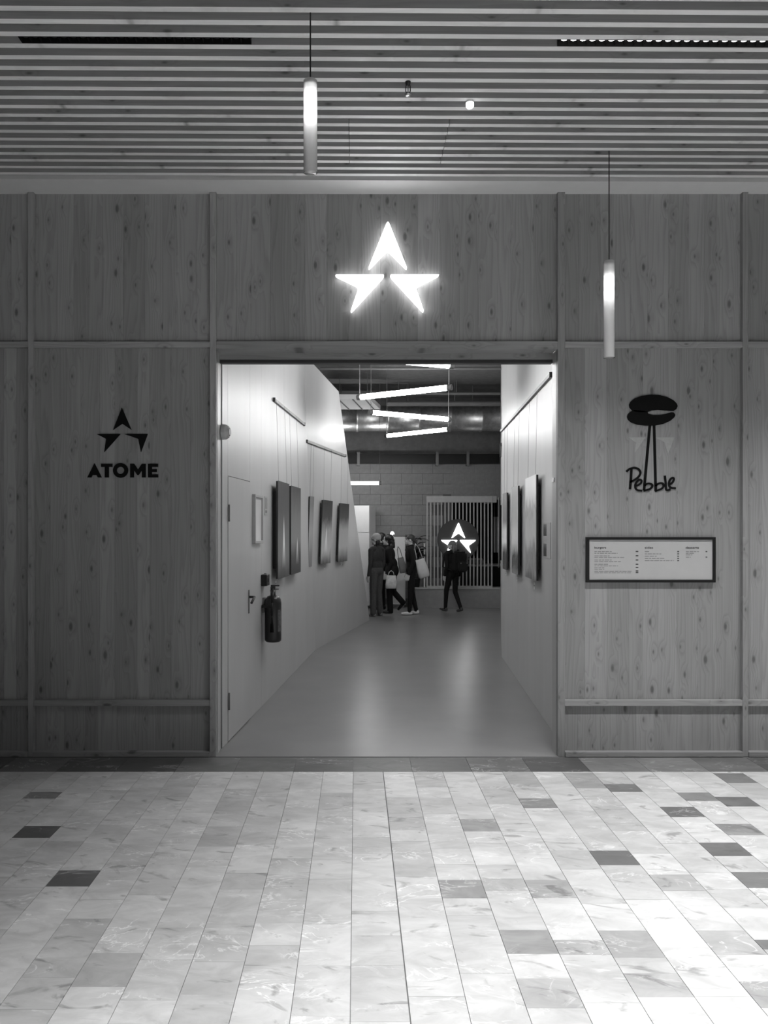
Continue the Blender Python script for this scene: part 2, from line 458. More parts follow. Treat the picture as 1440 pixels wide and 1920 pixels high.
# door recess cut: panels of the wall are separate pieces with fine joints
door_s0 = L1.hit(427, 1000)[0]; door_s1 = L1.hit(468.5, 1000)[0]; door_t = L1.hit(450, 898)[1]
seam1 = L1.hit(490, 900)[0]; seam2 = L1.hit(532, 900)[0]
wl = slabpoly('wall_left', L1, [(0,0),(S1,0),(sTop,ZH),(0,ZH)], .10, M_PAINT)
wl.location = L1.pt(0, 0, -.012)
tag(wl, 'pale panelled corridor wall with hung pictures, left of the opening', 'wall', kind='structure')
def wpanel(s0, s1, t0, t1, s2=None, s3=None):
    g = .0015
    bm = bmesh.new()
    poly = [(s0+g, t0+g), (s1-g, t0+g), ((s3 if s3 is not None else s1)-g, t1), ((s2 if s2 is not None else s0)+g, t1)]
    a_ = [bm.verts.new((s, -.012, t)) for s, t in poly]; b_ = [bm.verts.new((s, -.0005, t)) for s, t in poly]
    bm.faces.new(a_)
    for i in range(4): bm.faces.new((a_[i], b_[i], b_[(i+1)%4], a_[(i+1)%4]))
    return frombm('panel', bm, M_PAINT, wl)
wpanel(0, door_s0, 0, ZH); wpanel(door_s0, door_s1, door_t, ZH); wpanel(door_s1, seam1, 0, ZH); wpanel(seam1, seam2, 0, ZH); wpanel(seam2, S1, 0, ZH, None, sTop)
E_ = L2.hit(635, 734); F_ = L2.hit(588, 683)
fold = lambda z: L2.O  # (kept simple: fold runs from A to T1)
tl = (T1-A).dot(L2.v); sl = (T1-A).dot(L2.u)
G_ = (sl*1.06, tl*1.06)
wl2 = slabpoly('wall_left', L2, [(0,0),((B-A).length,0),E_,F_,(G_[0], max(G_[1], F_[1]+.05))], .08, M_PAINT)
tag(wl2, 'folded end of the left corridor wall with slanting edge', 'wall', kind='structure')

dr = L1.empty('door_1', door_s0, 0, 0); tag(dr, 'flush pale door in the left corridor wall', 'door', kind='structure')
dw = door_s1-door_s0
o = mk('door_leaf', bverts(.004, dw-.004, -.004, .012, .008, door_t-.005), BF, M_PAINT, dr)
h = polytube('handle', [Vector((dw-.06, -.004, 1.06)), Vector((dw-.06, -.055, 1.06)), Vector((dw-.17, -.055, 1.02))], .011, M_DARKTRIM, dr)
o = box('lock_plate', dw-.075, dw-.045, -.010, -.004, .92, 1.12, M_GREYMETAL, dr)
for z in (.25, 1.7): box('hinge', .0, .012, -.016, -.002, z, z+.13, M_GREYMETAL, dr)

# right side
R1 = Frame((1.593+.076*(9.83-6.31), 9.83, 0), (-.076, -1, 0))      # u runs towards the entrance
R1L = (9.83-5.72)*math.sqrt(1+.076**2)
wr = slabpoly('wall_right', R1, [(0,0),(R1L,0),(R1L,ZH),(0,ZH)], .10, M_PAINT); wr.location = R1.pt(0, 0, -.012)
tag(wr, 'pale corridor wall with hung pictures, right of the opening', 'wall', kind='structure')
for s0, s1 in ((0, R1.hit(970, 1150)[0]), (R1.hit(970, 1150)[0], R1.hit(1003, 1150)[0]), (R1.hit(1003, 1150)[0], R1L)):
    mk('panel', bverts(s0+.0012, s1-.0012, -.012, -.0005, .002, ZH), BF, M_PAINT, wr)
endR = Vector(((936.6-PX)*16.2/F, 16.2, 0)); endR.x += .02
R2 = Frame(endR, R1.O-endR)
wr2 = slabpoly('wall_right', R2, [(0,0),((R1.O-endR).length,0),((R1.O-endR).length,ZH),(0,ZH)], .10, M_PAINT)
tag(wr2, 'far stretch of the right corridor wall beyond the bend', 'wall', kind='structure')

# ------------------------------------------------------------------ hall at the far end
hc = box('ceiling', -5.2, 6.2, 5.75, 19, 4.46, 4.6, M_HALLCEIL); tag(hc, 'dark open ceiling of the hall behind the corridor', 'ceiling', kind='structure')
o = box('wall_hall_left', -5.3, -5.2, 5.76, 19, 0, 4.46, M_HALL); tag(o, 'dark side wall of the far hall, left', 'wall', kind='structure')
o = box('wall_hall_right', 6.2, 6.3, 5.76, 19, 0, 4.46, M_HALL); tag(o, 'dark side wall of the far hall, right', 'wall', kind='structure')
YB = 16.6
bw = box('wall_back', -5.2, (846-PX)*YB/F, YB+.012, YB+.2, 0, 3.05, M_GROUT)
tag(bw, 'grey concrete block wall at the end of the hall', 'wall', kind='structure')
xo0 = (846-PX)*YB/F; zo = 2.26
BWd, BH = .45, .225
me_blk = bpy.data.meshes.new('block')
bmx = bmesh.new(); bmbox(bmx, -BWd/2+.004, BWd/2-.004, 0, .011, .004, BH-.004); bmx.to_mesh(me_blk); bmx.free(); me_blk.materials.append(M_BLOCK)
for r in range(14):
    z = .0 + r*BH - .1
    if z+BH > 3.06 or z < -.02 : 
        if z < -.02: continue
    for c in range(-3, 11):
        x = -.15 + c*BWd + (.5*BWd if r % 2 else 0)
        if x + BWd/2 > xo0 and z < zo-.02: continue
        o = link(bpy.data.objects.new('block', me_blk), bw); o.location = (x, YB+random.uniform(-.002, .002), z)
o = box('wall_upper', -5.2, 6.2, YB+.02, YB+.2, 3.22, 4.46, M_HALLCEIL); tag(o, 'dark bulkhead above the concrete block wall', 'wall', kind='structure')
o = box('wall_lintel', xo0, 6.2, YB+.012, YB+.2, zo, 3.05, M_BLOCK); tag(o, 'block lintel over the dark kitchen recess', 'wall', kind='structure')
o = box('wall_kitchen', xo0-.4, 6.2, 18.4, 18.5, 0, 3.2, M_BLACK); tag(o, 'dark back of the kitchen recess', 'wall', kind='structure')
bmr = empty('steel_beam', (.5, YB-.12, 3.03)); tag(bmr, 'dark steel beam running along the top of the block wall', 'beam')
bm = bmesh.new(); bmbox(bm, -5.5, 5.5, -.02, .02, 0, .2); bmbox(bm, -5.5, 5.5, -.07, .07, 0, .015); bmbox(bm, -5.5, 5.5, -.07, .07, .185, .2); frombm('web', bm, M_BLACK2, bmr)
for px in (672, 818, 875):
    x = (px-PX)*YB/F-.5; box('bracket', x-.03, x+.03, -.085, .06, -.05, .24, M_GREYMETAL, bmr)

# foil duct across the hall
DY = 15.2; dz = EYE+(PY-785)*DY/F
du = empty('foil_duct', (.6, DY, dz)); tag(du, 'large round silver foil duct crossing the hall ceiling', 'duct')
bm = bmesh.new(); seg = []
prof = []
xx = -3.6
while xx < 3.6: prof.append((xx, .25)); prof.append((xx+.55, .252)); prof.append((xx+.56, .262)); prof.append((xx+.60, .262)); xx += .61
for x, r in prof: seg.append([bm.verts.new((x, r*math.cos(t), r*math.sin(t))) for t in [2*math.pi*i/24 for i in range(24)]])
for P_, Q_ in zip(seg[:-1], seg[1:]):
    for i in range(24): bm.faces.new((P_[i], P_[(i+1)%24], Q_[(i+1)%24], Q_[i]))
bm.faces.new(seg[0]); bm.faces.new(seg[-1][::-1])
frombm('duct_skin', bm, M_FOIL, du, True)
for x in (-2.2, -.9, .4, 1.7): tube('hanger', (x, 0, .25), (x, 0, 4.46-dz), .008, M_GREYMETAL, du)
# flat white sheet-metal duct under the tube lights
pz = 3.9
cd = empty('ceiling_panel', (.1, 14.0, pz)); tag(cd, 'pale rectangular panel hung under the dark ceiling beside the upper tube light', 'panel')
bm = bmesh.new(); 
poly = [(-.55, -.6), (.12, -.6), (.36, .6), (-.55, .6)]
a_ = [bm.verts.new((x, y, 0)) for x, y in poly]; b_ = [bm.verts.new((x, y, .08)) for x, y in poly]
bm.faces.new(a_); bm.faces.new(b_)
for i in range(4): bm.faces.new((a_[i], a_[(i+1)%4], b_[(i+1)%4], b_[i]))
frombm('sheet', bm, M_WHITE, cd)
for x in (-.35, -.1, .12): 
    bm = bmesh.new(); bmtube(bm, (x-.06, -.58, -.008), (x+.12, .58, -.008), .012, n=6); frombm('rib', bm, M_GREYMETAL, cd)
for x in (-.4, .1): tube('hanger', (x, 0, .08), (x, 0, 4.46-pz), .006, M_GREYMETAL, cd, 6)
for py, z, x0, x1, r, lab in ((691, 4.3, -.6, 3.2, .022, 'thin pipe along the dark ceiling nearest the entrance'), (738, 4.2, .4, 3.4, .028, 'thin pipe along the dark ceiling above the foil duct'), (757, 4.05, .6, 3.2, .05, 'thicker pale pipe just above the foil duct')):
    Y = (z-EYE)*F/(PY-py)
    p_ = empty('conduit_pipe', ((x0+x1)/2, Y, z)); tag(p_, lab, 'pipe'); h = (x1-x0)/2
    tube('pipe', (-h, 0, 0), (h, 0, 0), r, M_GREYMETAL, p_)
    for k in range(3): tube('hanger', (-h+.4+k*(h-.4), 0, 0), (-h+.4+k*(h-.4), 0, 4.46-z), .006, M_GREYMETAL, p_, 6)

# ------------------------------------------------------------------ fluorescent tubes
def tube_light(a, b, label, drop=4.46):
    a, b = Vector(a), Vector(b); c = (a+b)/2
    t = empty('tube_light', c); tag(t, label, 'tube light', 'zigzag fluorescent tubes')
    d = (b-a).normalized()
    tube('glass_tube', a-c, b-c, .031, M_TUBE, t, 14)  # radius widened to take in the bloom around the tube
    for e, s in ((a, -1), (b, 1)):
        tube('end_cap', e-c, e-c+d*s*.05, .034, M_GREYMETAL, t, 12)
        tube('hanging_wire', e-c+d*s*.02+Vector((0,0,.02)), e-c+d*s*.02+Vector((0, 0, drop-e.z)), .004, M_GREYMETAL, t, 6)
    return t
ZTB = 3.2
def tp(px, py, z=ZTB): return W(px, py, (z-EYE)*F/(PY-py))
tube_light(tp(677, 744.5), tp(839, 727), 'tube light sloping up to the right, upper one of the three fully seen')
tube_light(tp(698, 773.5), tp(839, 786), 'tube light sloping down to the right, middle of the three fully seen')
tube_light(tp(727, 817), tp(839, 805), 'tube light sloping up to the right, lower one of the three fully seen')
tube_light((.02, 7.05, ZTB+.02), (.89, 7.42, ZTB+.02), 'tube light just peeking out under the lintel of the opening')
tube_light((.25, 6.15, 3.55), (1.0, 6.75, 3.55), 'added tube light hidden behind the lintel nearest the entrance')  # unseen tube added to brighten the corridor
t5 = tube_light(W(610, 906, 14.9), W(710, 906, 14.9), 'level tube light near the block wall, partly behind the slanting wall edge')

# ------------------------------------------------------------------ star signs
def px_poly(pts, Y, ox=0, oy=0, s=1): return [(W(ox+x/s, oy+y/s, Y).x, W(ox+x/s, oy+y/s, Y).z) for x, y in pts]
STAR = [[(705,180),(495,700),(703,488),(912,700)], [(140,748),(680,745),(312,1150),(405,875)], [(715,745),(1255,745),(993,875),(1085,1148)]]
sg = empty('star_sign', W(727, 500, 5.55)); tag(sg, 'large glowing three-piece star sign on boards above the opening', 'sign')
for P_ in STAR:
    q = rounded(px_poly(P_, 5.535, 600, 380, 5.54), .03)
    q = [(x-sg.location.x, z-sg.location.z) for x, z in q]
    o = prism('arrowhead', q, 5.535-5.55, 5.57-5.55, [M_STAR, M_STARSIDE], sg)
# dark stand-offs touching the wall
for px, py in ((727, 470), (690, 535), (765, 535)):
    p_ = W(px, py, 5.575)-sg.location; tube('standoff', (p_.x, .018, p_.z), (p_.x, YP-5.55, p_.z), .008, M_STEEL, sg, 8)

# dark star and lettering, left bay
YF = YP-.008
at = empty('wall_sign', W(228, 830, YP)); tag(at, 'black star above the letters ATOME on the left boards', 'sign')
STAR2 = [[(708,175),(590,475),(713,392),(838,475)], [(365,530),(690,530),(470,775),(495,597)], [(738,530),(1058,530),(965,778),(930,597)]]
LET = {'A': [[(240,1118),(338,925),(436,1118),(385,1118),(365,1085),(312,1085),(295,1118)]],
 'T': [[(428,932),(580,932),(580,975),(532,975),(532,1118),(476,1118),(476,975),(428,975)]],
 'M': [[(820,1118),(820,932),(872,932),(926,1010),(978,932),(1030,932),(1030,1118),(978,1118),(978,1020),(935,1085),(916,1085),(872,1020),(872,1118)]],
 'E': [[(1062,932),(1196,932),(1196,975),(1114,975),(1114,1003),(1180,1003),(1180,1045),(1114,1045),(1114,1076),(1198,1076),(1198,1118),(1062,1118)]]}
def sgn(name, pts, parent, ox, oy, s, r=0, mat=M_BLACK, y0=YF, y1=YP+.004):
    q = px_poly(pts, YF, ox, oy, s)
    if r: q = rounded(q, r)
    l = parent.location
    return prism(name, [(x-l.x, z-l.z) for x, z in q], y0-l.y, y1-l.y, mat, parent)
for P_ in STAR2: sgn('arrowhead', P_, at, 130, 740, 7.2, .003)
for ch, ps in LET.items():
    for P_ in ps: sgn('letter', P_, at, 130, 740, 7.2)
# ring of the O
bm = bmesh.new(); n = 32; l = at.location
rings = []
for rx, ry, y in ((102, 100, YF), (102, 100, YP+.004), (50, 48, YP+.004), (50, 48, YF)):
    rr = []
    for i in range(n):
        t = 2*math.pi*i/n; p_ = W(130+(690+rx*math.cos(t))/7.2, 740+(1022+ry*math.sin(t))/7.2, YF)
        rr.append(bm.verts.new((p_.x-l.x, y-l.y, p_.z-l.z)))
    rings.append(rr)
for a in range(4):
    P_, Q_ = rings[a], rings[(a+1)%4]
    for i in range(n): bm.faces.new((P_[i], P_[(i+1)%n], Q_[(i+1)%n], Q_[i]))
frombm('letter', bm, M_BLACK, at)

# pebble logo, right bay
pb = empty('wall_sign', W(1222, 830, YP)); tag(pb, 'black burger-shaped pebble logo on two lines over handwritten Pebble', 'sign')
S3, O3 = 8.47, (1140, 720)
bun1 = [(335,330),(360,280),(430,225),(540,185),(680,168),(820,175),(940,205),(1040,255),(1095,310),(1108,350),(1090,395),(1050,425),(1000,425),(880,418),(790,412),(700,420),(640,440),(560,450),(460,445),(390,420),(345,375)]
bun2 = [(305,520),(318,475),(360,435),(420,415),(520,420),(632,440),(640,470),(720,490),(820,488),(920,472),(1000,448),(1045,450),(1072,490),(1055,530),(990,585),(880,635),(750,660),(600,660),(470,645),(370,610),(318,565)]
sgn('upper_pebble', bun1, pb, *O3, S3, .004); sgn('lower_pebble', bun2, pb, *O3, S3, .004)
def stroke(name, pts, wd_, parent, ox, oy, s, mat=M_BLACK, curve=True):
    """ribbon stroke of given px width following points (crop px)"""
    P_ = [Vector((W(ox+x/s, oy+y/s, YF).x, W(ox+x/s, oy+y/s, YF).z)) for x, y in pts]
    if curve and len(P_) > 2:
        out = []
        for i in range(len(P_)-1):
            p0 = P_[max(i-1,0)]; p1 = P_[i]; p2 = P_[i+1]; p3 = P_[min(i+2,len(P_)-1)]
            for k in range(5):
                t = k/5; out.append(.5*((2*p1)+(p2-p0)*t+(2*p0-5*p1+4*p2-p3)*t*t+(3*p1-p0-3*p2+p3)*t**3))
        P_ = out+[P_[-1]]
    hw = wd_/s*YF/F/2; bm = bmesh.new(); l = parent.location; rows = []
    for i, p in enumerate(P_):
        d = (P_[min(i+1,len(P_)-1)]-P_[max(i-1,0)]).normalized(); nn = Vector((-d.y, d.x))*hw
        rows.append([bm.verts.new((q.x-l.x, y-l.y, q.y-l.z)) for q, y in ((p+nn, YF), (p-nn, YF), (p-nn, YP+.004), (p+nn, YP+.004))])
    for a, b in zip(rows[:-1], rows[1:]):
        for i in range(4): bm.faces.new((a[i], a[(i+1)%4], b[(i+1)%4], b[i]))
    bm.faces.new(rows[0]); bm.faces.new(rows[-1][::-1])
    return frombm(name, bm, mat, parent)
stroke('leg_line', [(668,655),(575,1690)], 38, pb, *O3, S3, curve=False)
stroke('leg_line', [(735,655),(762,1700)], 38, pb, *O3, S3, curve=False)
stroke('letter', [(375,1345),(370,1450),(365,1540),(352,1670)], 36, pb, *O3, S3)
stroke('letter', [(295,1392),(345,1350),(420,1330),(490,1355),(518,1410),(490,1470),(430,1520),(350,1560)], 32, pb, *O3, S3)
stroke('letter', [(450,1620),(520,1580),(535,1535),(500,1520),(455,1560),(435,1620),(460,1680),(545,1695)], 30, pb, *O3, S3)
stroke('letter', [(580,1610),(640,1580),(700,1595),(705,1630),(660,1670),(570,1695)], 30, pb, *O3, S3)
stroke('letter', [(750,1620),(810,1580),(870,1578),(885,1620),(850,1665),(755,1700)], 30, pb, *O3, S3)
stroke('letter', [(905,1455),(918,1560),(930,1680),(995,1675)], 32, pb, *O3, S3)
stroke('letter', [(985,1590),(1030,1560),(1050,1510),(1030,1490),(990,1520),(970,1590),(1000,1645),(1080,1655)], 30, pb, *O3, S3)
# faint ghost of an older star behind the logo
M_GHOST = plain('pale_residue', .37, .6, mott=.12, scale=40)
gh = empty('star_residue', W(1222, 835, YP)); tag(gh, 'faint pale outline of a removed star behind the Pebble logo', 'wall mark')
for P_ in ([(330,845),(600,845),(430,1090),(450,930)], [(740,845),(1060,845),(960,1110),(900,920)]):
    sgn('arrowhead', P_, gh, *O3, S3, 0, M_GHOST, YP-.0016, YP+.001)

# ------------------------------------------------------------------ menu board
mb = empty('menu_board', W(1220, 1049, YP)); tag(mb, 'black framed white menu board on the right boards below Pebble', 'menu board')
def mbx(px0, px1, py0, py1, y0, y1, mat, name, bev=0):
    a = W(px0, py1, 5.565)-mb.location; b = W(px1, py0, 5.565)-mb.location
    return box(name, a.x, b.x, y0-YP, y1-YP, a.z, b.z, mat, mb, bev)
mbx(1099, 1341, 1007, 1012, 5.555, YP, M_BLACK2, 'frame_top', .001); mbx(1099, 1341, 1087, 1092, 5.555, YP, M_BLACK2, 'frame_bottom', .001)
mbx(1099, 1104.5, 1012, 1087, 5.555, YP, M_BLACK2, 'frame_side', .001); mbx(1336, 1341, 1012, 1087, 5.555, YP, M_BLACK2, 'frame_side', .001)
pp = mbx(1104.5, 1336, 1012, 1087, 5.566, YP-.002, M_PAPER, 'menu_sheet')
M_INK = plain('ink', .06, .6); M_INK2 = plain('grey_ink', .22, .6)
def text(body, px, py, hpx, wpx, mat, parent, Y=5.5652):
    cu = bpy.data.curves.new('text', 'FONT'); cu.body = body; cu.extrude = .0004; cu.offset = .012
    ob = bpy.data.objects.new('text', cu); C.objects.link(ob)
    dg = bpy.context.evaluated_depsgraph_get(); me = bpy.data.meshes.new_from_object(ob.evaluated_get(dg))
    bpy.data.objects.remove(ob)
    xs = [v.co.x for v in me.vertices]; zs = [v.co.y for v in me.vertices]
    sx = wpx*Y/F/(max(xs)-min(xs)); p0 = W(px, py, Y)
    sz = hpx*Y/F/(max(zs)-min(zs))
    for v in me.vertices:
        v.co = Vector(((v.co.x-min(xs))*sx+p0.x-parent.location.x, Y-parent.location.y+v.co.z, (v.co.y-min(zs))*sz+p0.z-parent.location.z))
    me.materials.clear(); me.materials.append(mat)
    return link(bpy.data.objects.new('heading', me), parent)
text('burgers', 1114.5, 1030, 5.2, 22, M_INK, mb); text('sides', 1209, 1029, 4.4, 15.5, M_INK, mb); text('desserts', 1285.5, 1029, 4.4, 25, M_INK, mb)
# lines of print too small to read: word-length marks
rm = random.Random(3)
bm = bmesh.new()
def line(px0, px1, py, h=1.3):
    x = px0
    while x < px1:
        w = min(rm.uniform(3.5, 9), px1-x)
        a = W(x, py+h/2, 5.5655)-mb.location; b = W(x+w, py-h/2, 5.5655)-mb.location
        bmbox(bm, a.x, b.x, a.y-.0003, a.y+.0004, a.z, b.z); x += w+1.3
for y, e1, e2 in ((1034.3,1147,1158),(1042.2,1143,1171),(1050,1147,1164),(1058,1141,1159),(1064.8,1133,1133)):
    line(1114.5, e1, y); line(1114.5, e2, y+3.0, 1.1)
line(1114.5, 1184, 1071.2); line(1114.5, 1183, 1074, 1.1)
for y, e in ((1034.3,1217),(1038.5,1240),(1042.8,1232),(1047,1245.5),(1051.2,1263.5)): line(1209, e, y)
for y, e in ((1034.3,1312),(1037.3,1301),(1040.5,1298),(1044.8,1295)): line(1286, e, y)
o = frombm('small_print', bm, M_INK2, mb); o['kind'] = 'stuff'
bm = bmesh.new()
for y in (1034, 1042, 1050, 1058, 1064, 1070.5, 1073.5):
    a = W(1192, y+1.1, 5.5655)-mb.location; b = W(1196.8, y-1.1, 5.5655)-mb.location; bmbox(bm, a.x, b.x, a.y-.0003, a.y+.0004, a.z, b.z)
for x, ys in ((1270, (1034.3,1038.5,1042.8,1047,1051.2)), (1323, (1034.3,1044.6))):
    for y in ys:
        a = W(x, y+1, 5.5655)-mb.location; b = W(x+3.2, y-1, 5.5655)-mb.location; bmbox(bm, a.x, b.x, a.y-.0003, a.y+.0004, a.z, b.z)
o = frombm('price_marks', bm, M_INK, mb); o['kind'] = 'stuff'

# ------------------------------------------------------------------ pendants
def tubeglass():
    m, nt, b = newmat('frosted_acrylic')
    tr_ = nt.nodes.new('ShaderNodeBsdfTransparent'); tl_ = nt.nodes.new('ShaderNodeBsdfTranslucent'); df = nt.nodes.new('ShaderNodeBsdfDiffuse'); gl = nt.nodes.new('ShaderNodeBsdfGlossy')
    gl.inputs['Roughness'].default_value = .12
    tr_.inputs[0].default_value = (.9,.9,.9,1); tl_.inputs[0].default_value = (.9,.9,.9,1); df.inputs[0].default_value = (.8,.8,.8,1)
    m1 = nt.nodes.new('ShaderNodeMixShader'); m1.inputs[0].default_value = .5; nt.links.new(tl_.outputs[0], m1.inputs[1]); nt.links.new(df.outputs[0], m1.inputs[2])
    m2 = nt.nodes.new('ShaderNodeMixShader'); m2.inputs[0].default_value = .62; nt.links.new(tr_.outputs[0], m2.inputs[1]); nt.links.new(m1.outputs[0], m2.inputs[2])
    m3 = nt.nodes.new('ShaderNodeMixShader'); fr = nt.nodes.new('ShaderNodeFresnel'); fr.inputs[0].default_value = 1.45
    nt.links.new(fr.outputs[0], m3.inputs[0]); nt.links.new(m2.outputs[0], m3.inputs[1]); nt.links.new(gl.outputs[0], m3.inputs[2])
    nt.links.new(m3.outputs[0], nt.nodes['Material Output'].inputs[0]); return m
M_ACRYL = tubeglass()
M_CORD = plain('black_cord', .015, .6)
def pendant(px, Y, py0, py1, r, label, lean):
    p0, p1 = W(px, py0, Y), W(px, py1, Y); L = p0.z-p1.z
    t = empty('pendant_lamp', p1); tag(t, label, 'pendant lamp', 'tubular pendant lamps')
    top = Vector((lean*.0, 0, ZC+.05-p1.z))
    tube('cord', (0, 0, L-.01), top, .0035, M_CORD, t, 8)
    bm = bmesh.new(); n = 24
    for ra, z0, z1 in ((r, 0, L), (r-.004, .004, L-.004)): bmtube(bm, (0,0,z0), (0,0,z1), ra, n=n, caps=False)
    frombm('acrylic_tube', bm, M_ACRYL, t, True)
    lathe('bottom_disc', [(r-.004, 0), (r-.004, .004)], M_ACRYL, t, n)
    lathe('top_cap', [(r-.004, L-.022), (r-.002, L-.018), (r-.002, L-.004), (r*.3, L)], M_SCREEN, t, n)
    zb = L*.775
    lathe('bulb', [(.004, zb-.035), (.016, zb-.028), (.019, zb), (.016, zb+.025), (.008, zb+.04), (.008, zb+.05)], M_TUBE2, t, 16)
    tube('socket', (0,0,zb+.05), (0,0,L-.02), .012, M_SCREEN, t, 12)
    lathe('diffuser_disc', [(r-.006, zb-.055), (r-.006, zb-.05)], M_ACRYL, t, n)
    ld = bpy.data.lights.new('bulb_light', 'POINT'); ld.energy = P_PEND; ld.shadow_soft_size = .02
    lo = bpy.data.objects.new('bulb_light', ld); link(lo, t); lo.location = (0, 0, zb-.06)
    return t
pendant(582, 3.62, 152, 324, .0325, 'tubular pendant lamp hanging nearest, high up left of the star sign', 0)
pendant(1142, 4.946, 490, 671, .0345, 'tubular pendant lamp hanging lower, to the right in front of the boards', 0)

# ------------------------------------------------------------------ linear ceiling strips
def strip(x0, y, lit, label, power, L=1.14, spread=100):
    n = 24; c = L/n; w = PITCH-SW-.004; d = .02
    t = empty('strip_light', (x0+L/2, y, ZC)); tag(t, label, 'strip light', 'linear spot strips between the ceiling slats')
    t.rotation_euler = (0, 0, math.atan(TH))
    bm = bmesh.new(); h = w/2
    bmbox(bm, -L/2, L/2, -h, -h+.003, .0, .06); bmbox(bm, -L/2, L/2, h-.003, h, .0, .06); bmbox(bm, -L/2, L/2, -h, h, .045, .06)
    bmbox(bm, -L/2-.003, -L/2, -h, h, 0, .06); bmbox(bm, L/2, L/2+.003, -h, h, 0, .06)
    frombm('housing', bm, M_BLACK, t)
    bfm = bpy.data.meshes.new('baffle'); bfm.from_pydata(bverts(-.0015, .0015, -h+.003, h-.003, .004, .045), [], BF); bfm.materials.append(M_BLACK)
    lm = bpy.data.meshes.new('led_lens'); b2 = bmesh.new(); bmesh.ops.create_circle(b2, cap_ends=True, radius=c*.37, segments=12)
    e = bmesh.ops.extrude_face_region(b2, geom=b2.faces[:]); bmesh.ops.translate(b2, verts=[v for v in e['geom'] if isinstance(v, bmesh.types.BMVert)], vec=(0,0,.006))
    bmesh.ops.recalc_face_normals(b2, faces=b2.faces); b2.to_mesh(lm); b2.free(); lm.materials.append(M_LED if lit else M_BLACK2)
    for k in range(n):
        x = -L/2+(k+.5)*c
        if k: o = link(bpy.data.objects.new('baffle', bfm), t); o.location = (-L/2+k*c, 0, 0)
        o = link(bpy.data.objects.new('led_lens', lm), t); o.location = (x, -.009, .015)
    if lit and power:
        ad = bpy.data.lights.new('strip_beam', 'AREA'); ad.shape = 'RECTANGLE'; ad.size = L*.98; ad.size_y = .005; ad.energy = power; ad.spread = math.radians(spread)
        ao = bpy.data.objects.new('strip_beam', ad); link(ao, t); ao.location = (0, .018, -.001)
    return t
YG = Y0S-PITCH*15.5
strip(-1.668, YG+(-1.1-xc)*TH, False, 'unlit black strip between the ceiling slats, top left', 0)
strip(1.015, YG+(1.58-xc)*TH, True, 'lit strip of small spots between the ceiling slats, top right', P_STRIP_NEAR)
YG2 = Y0S-PITCH*41.5
strip(3.3, YG+(3.87-xc)*TH, True, 'added unseen strip of small spots between the ceiling slats, outside the frame on the right', P_STRIP_NEAR)  # added out of view to brighten the right wall
strip(-.45, YG2-.01, True, 'lit strip of small spots in the ceiling above the camera, left', P_STRIP_BACK*.8, spread=74)
strip(1.015, YG2+.01, True, 'lit strip of small spots in the ceiling above the camera, right', P_STRIP_BACK, spread=74)

YG3 = Y0S-PITCH*67.5  # added row, its floor bounce brightens ceiling and wall
strip(-.6, YG3-.02, True, 'added unseen strip of small spots behind the camera, left', P_STRIP_FILL, spread=104)
strip(.8, YG3, True, 'added unseen strip of small spots behind the camera, middle', P_STRIP_FILL, spread=104)
strip(2.6, YG3+.02, True, 'added unseen strip of small spots behind the camera, right', P_STRIP_FILL, spread=104)

# sprinkler and small white detector
sp = empty('sprinkler', W(765, 160, 4.18)); sp.location.z = ZC; tag(sp, 'small black sprinkler head between the ceiling slats', 'sprinkler')
lathe('body', [(.014, .05), (.016, .0), (.012, -.02)], M_BLACK2, sp, 12)
for s in (-1, 1): polytube('frame_arm', [Vector((s*.012, 0, -.02)), Vector((s*.013, 0, -.05)), Vector((s*.004, 0, -.065))], .0025, M_BLACK2, sp, 6)
lathe('deflector', [(.004, -.064), (.018, -.068), (.016, -.074), (.004, -.074)], M_STEEL, sp, 12)
tube('bulb', (0,0,-.02), (0,0,-.062), .003, M_STEEL, sp, 6)
sd = empty('emergency_light', W(881, 198, 4.37)); sd.location.z = ZC; tag(sd, 'small bright white emergency light under the ceiling slats', 'light')
lathe('housing', [(.02, .0), (.024, -.004), (.024, -.012)], M_WHITE, sd, 16)
lathe('lens', [(.023, -.012), (.023, -.028), (.018, -.036), (.006, -.038)], M_LED2, sd, 16)

# ------------------------------------------------------------------ things on the corridor walls
def art(name, stops, spire=None, rough=.35, scr=0):
    """flat print: vertical tone ramp, optional pale spire shape, fine smear"""
    m, nt, b = newmat(name)
    tc = nt.nodes.new('ShaderNodeTexCoord'); sep = nt.nodes.new('ShaderNodeSeparateXYZ'); nt.links.new(tc.outputs['Generated'], sep.inputs[0])
    nz = noise(nt, mapping(nt, tc.outputs['Object'], (3, 1, 1)), 4, 5, .6, 1.0)
    f = mathn(nt, 'ADD', sep.outputs['Z'], mathn(nt, 'MULTIPLY', mathn(nt, 'SUBTRACT', nz, .5), .18+scr))
    c = ramp(nt, f, stops)
    if spire:
        cx, wd_, top = spire
        dx = mathn(nt, 'ABSOLUTE', mathn(nt, 'SUBTRACT', sep.outputs['X'], cx))
        hgt = mathn(nt, 'SUBTRACT', top, mathn(nt, 'MULTIPLY', dx, 1/wd_))
        msk = ramp(nt, mathn(nt, 'ADD', mathn(nt, 'SUBTRACT', hgt, sep.outputs['Z']), .5), [(.49, 0), (.53, 1)])
        fade = ramp(nt, sep.outputs['Z'], [(.1, 0), (.35, 1)])
        mx = nt.nodes.new('ShaderNodeMix'); mx.data_type = 'RGBA'
        nt.links.new(mathn(nt, 'MULTIPLY', msk, fade), mx.inputs[0]); nt.links.new(c, mx.inputs[6]); mx.inputs[7].default_value = (.8,.8,.8,1); c = mx.outputs[2]
    nt.links.new(c, b.inputs['Base Color']); b.inputs['Roughness'].default_value = rough; return m
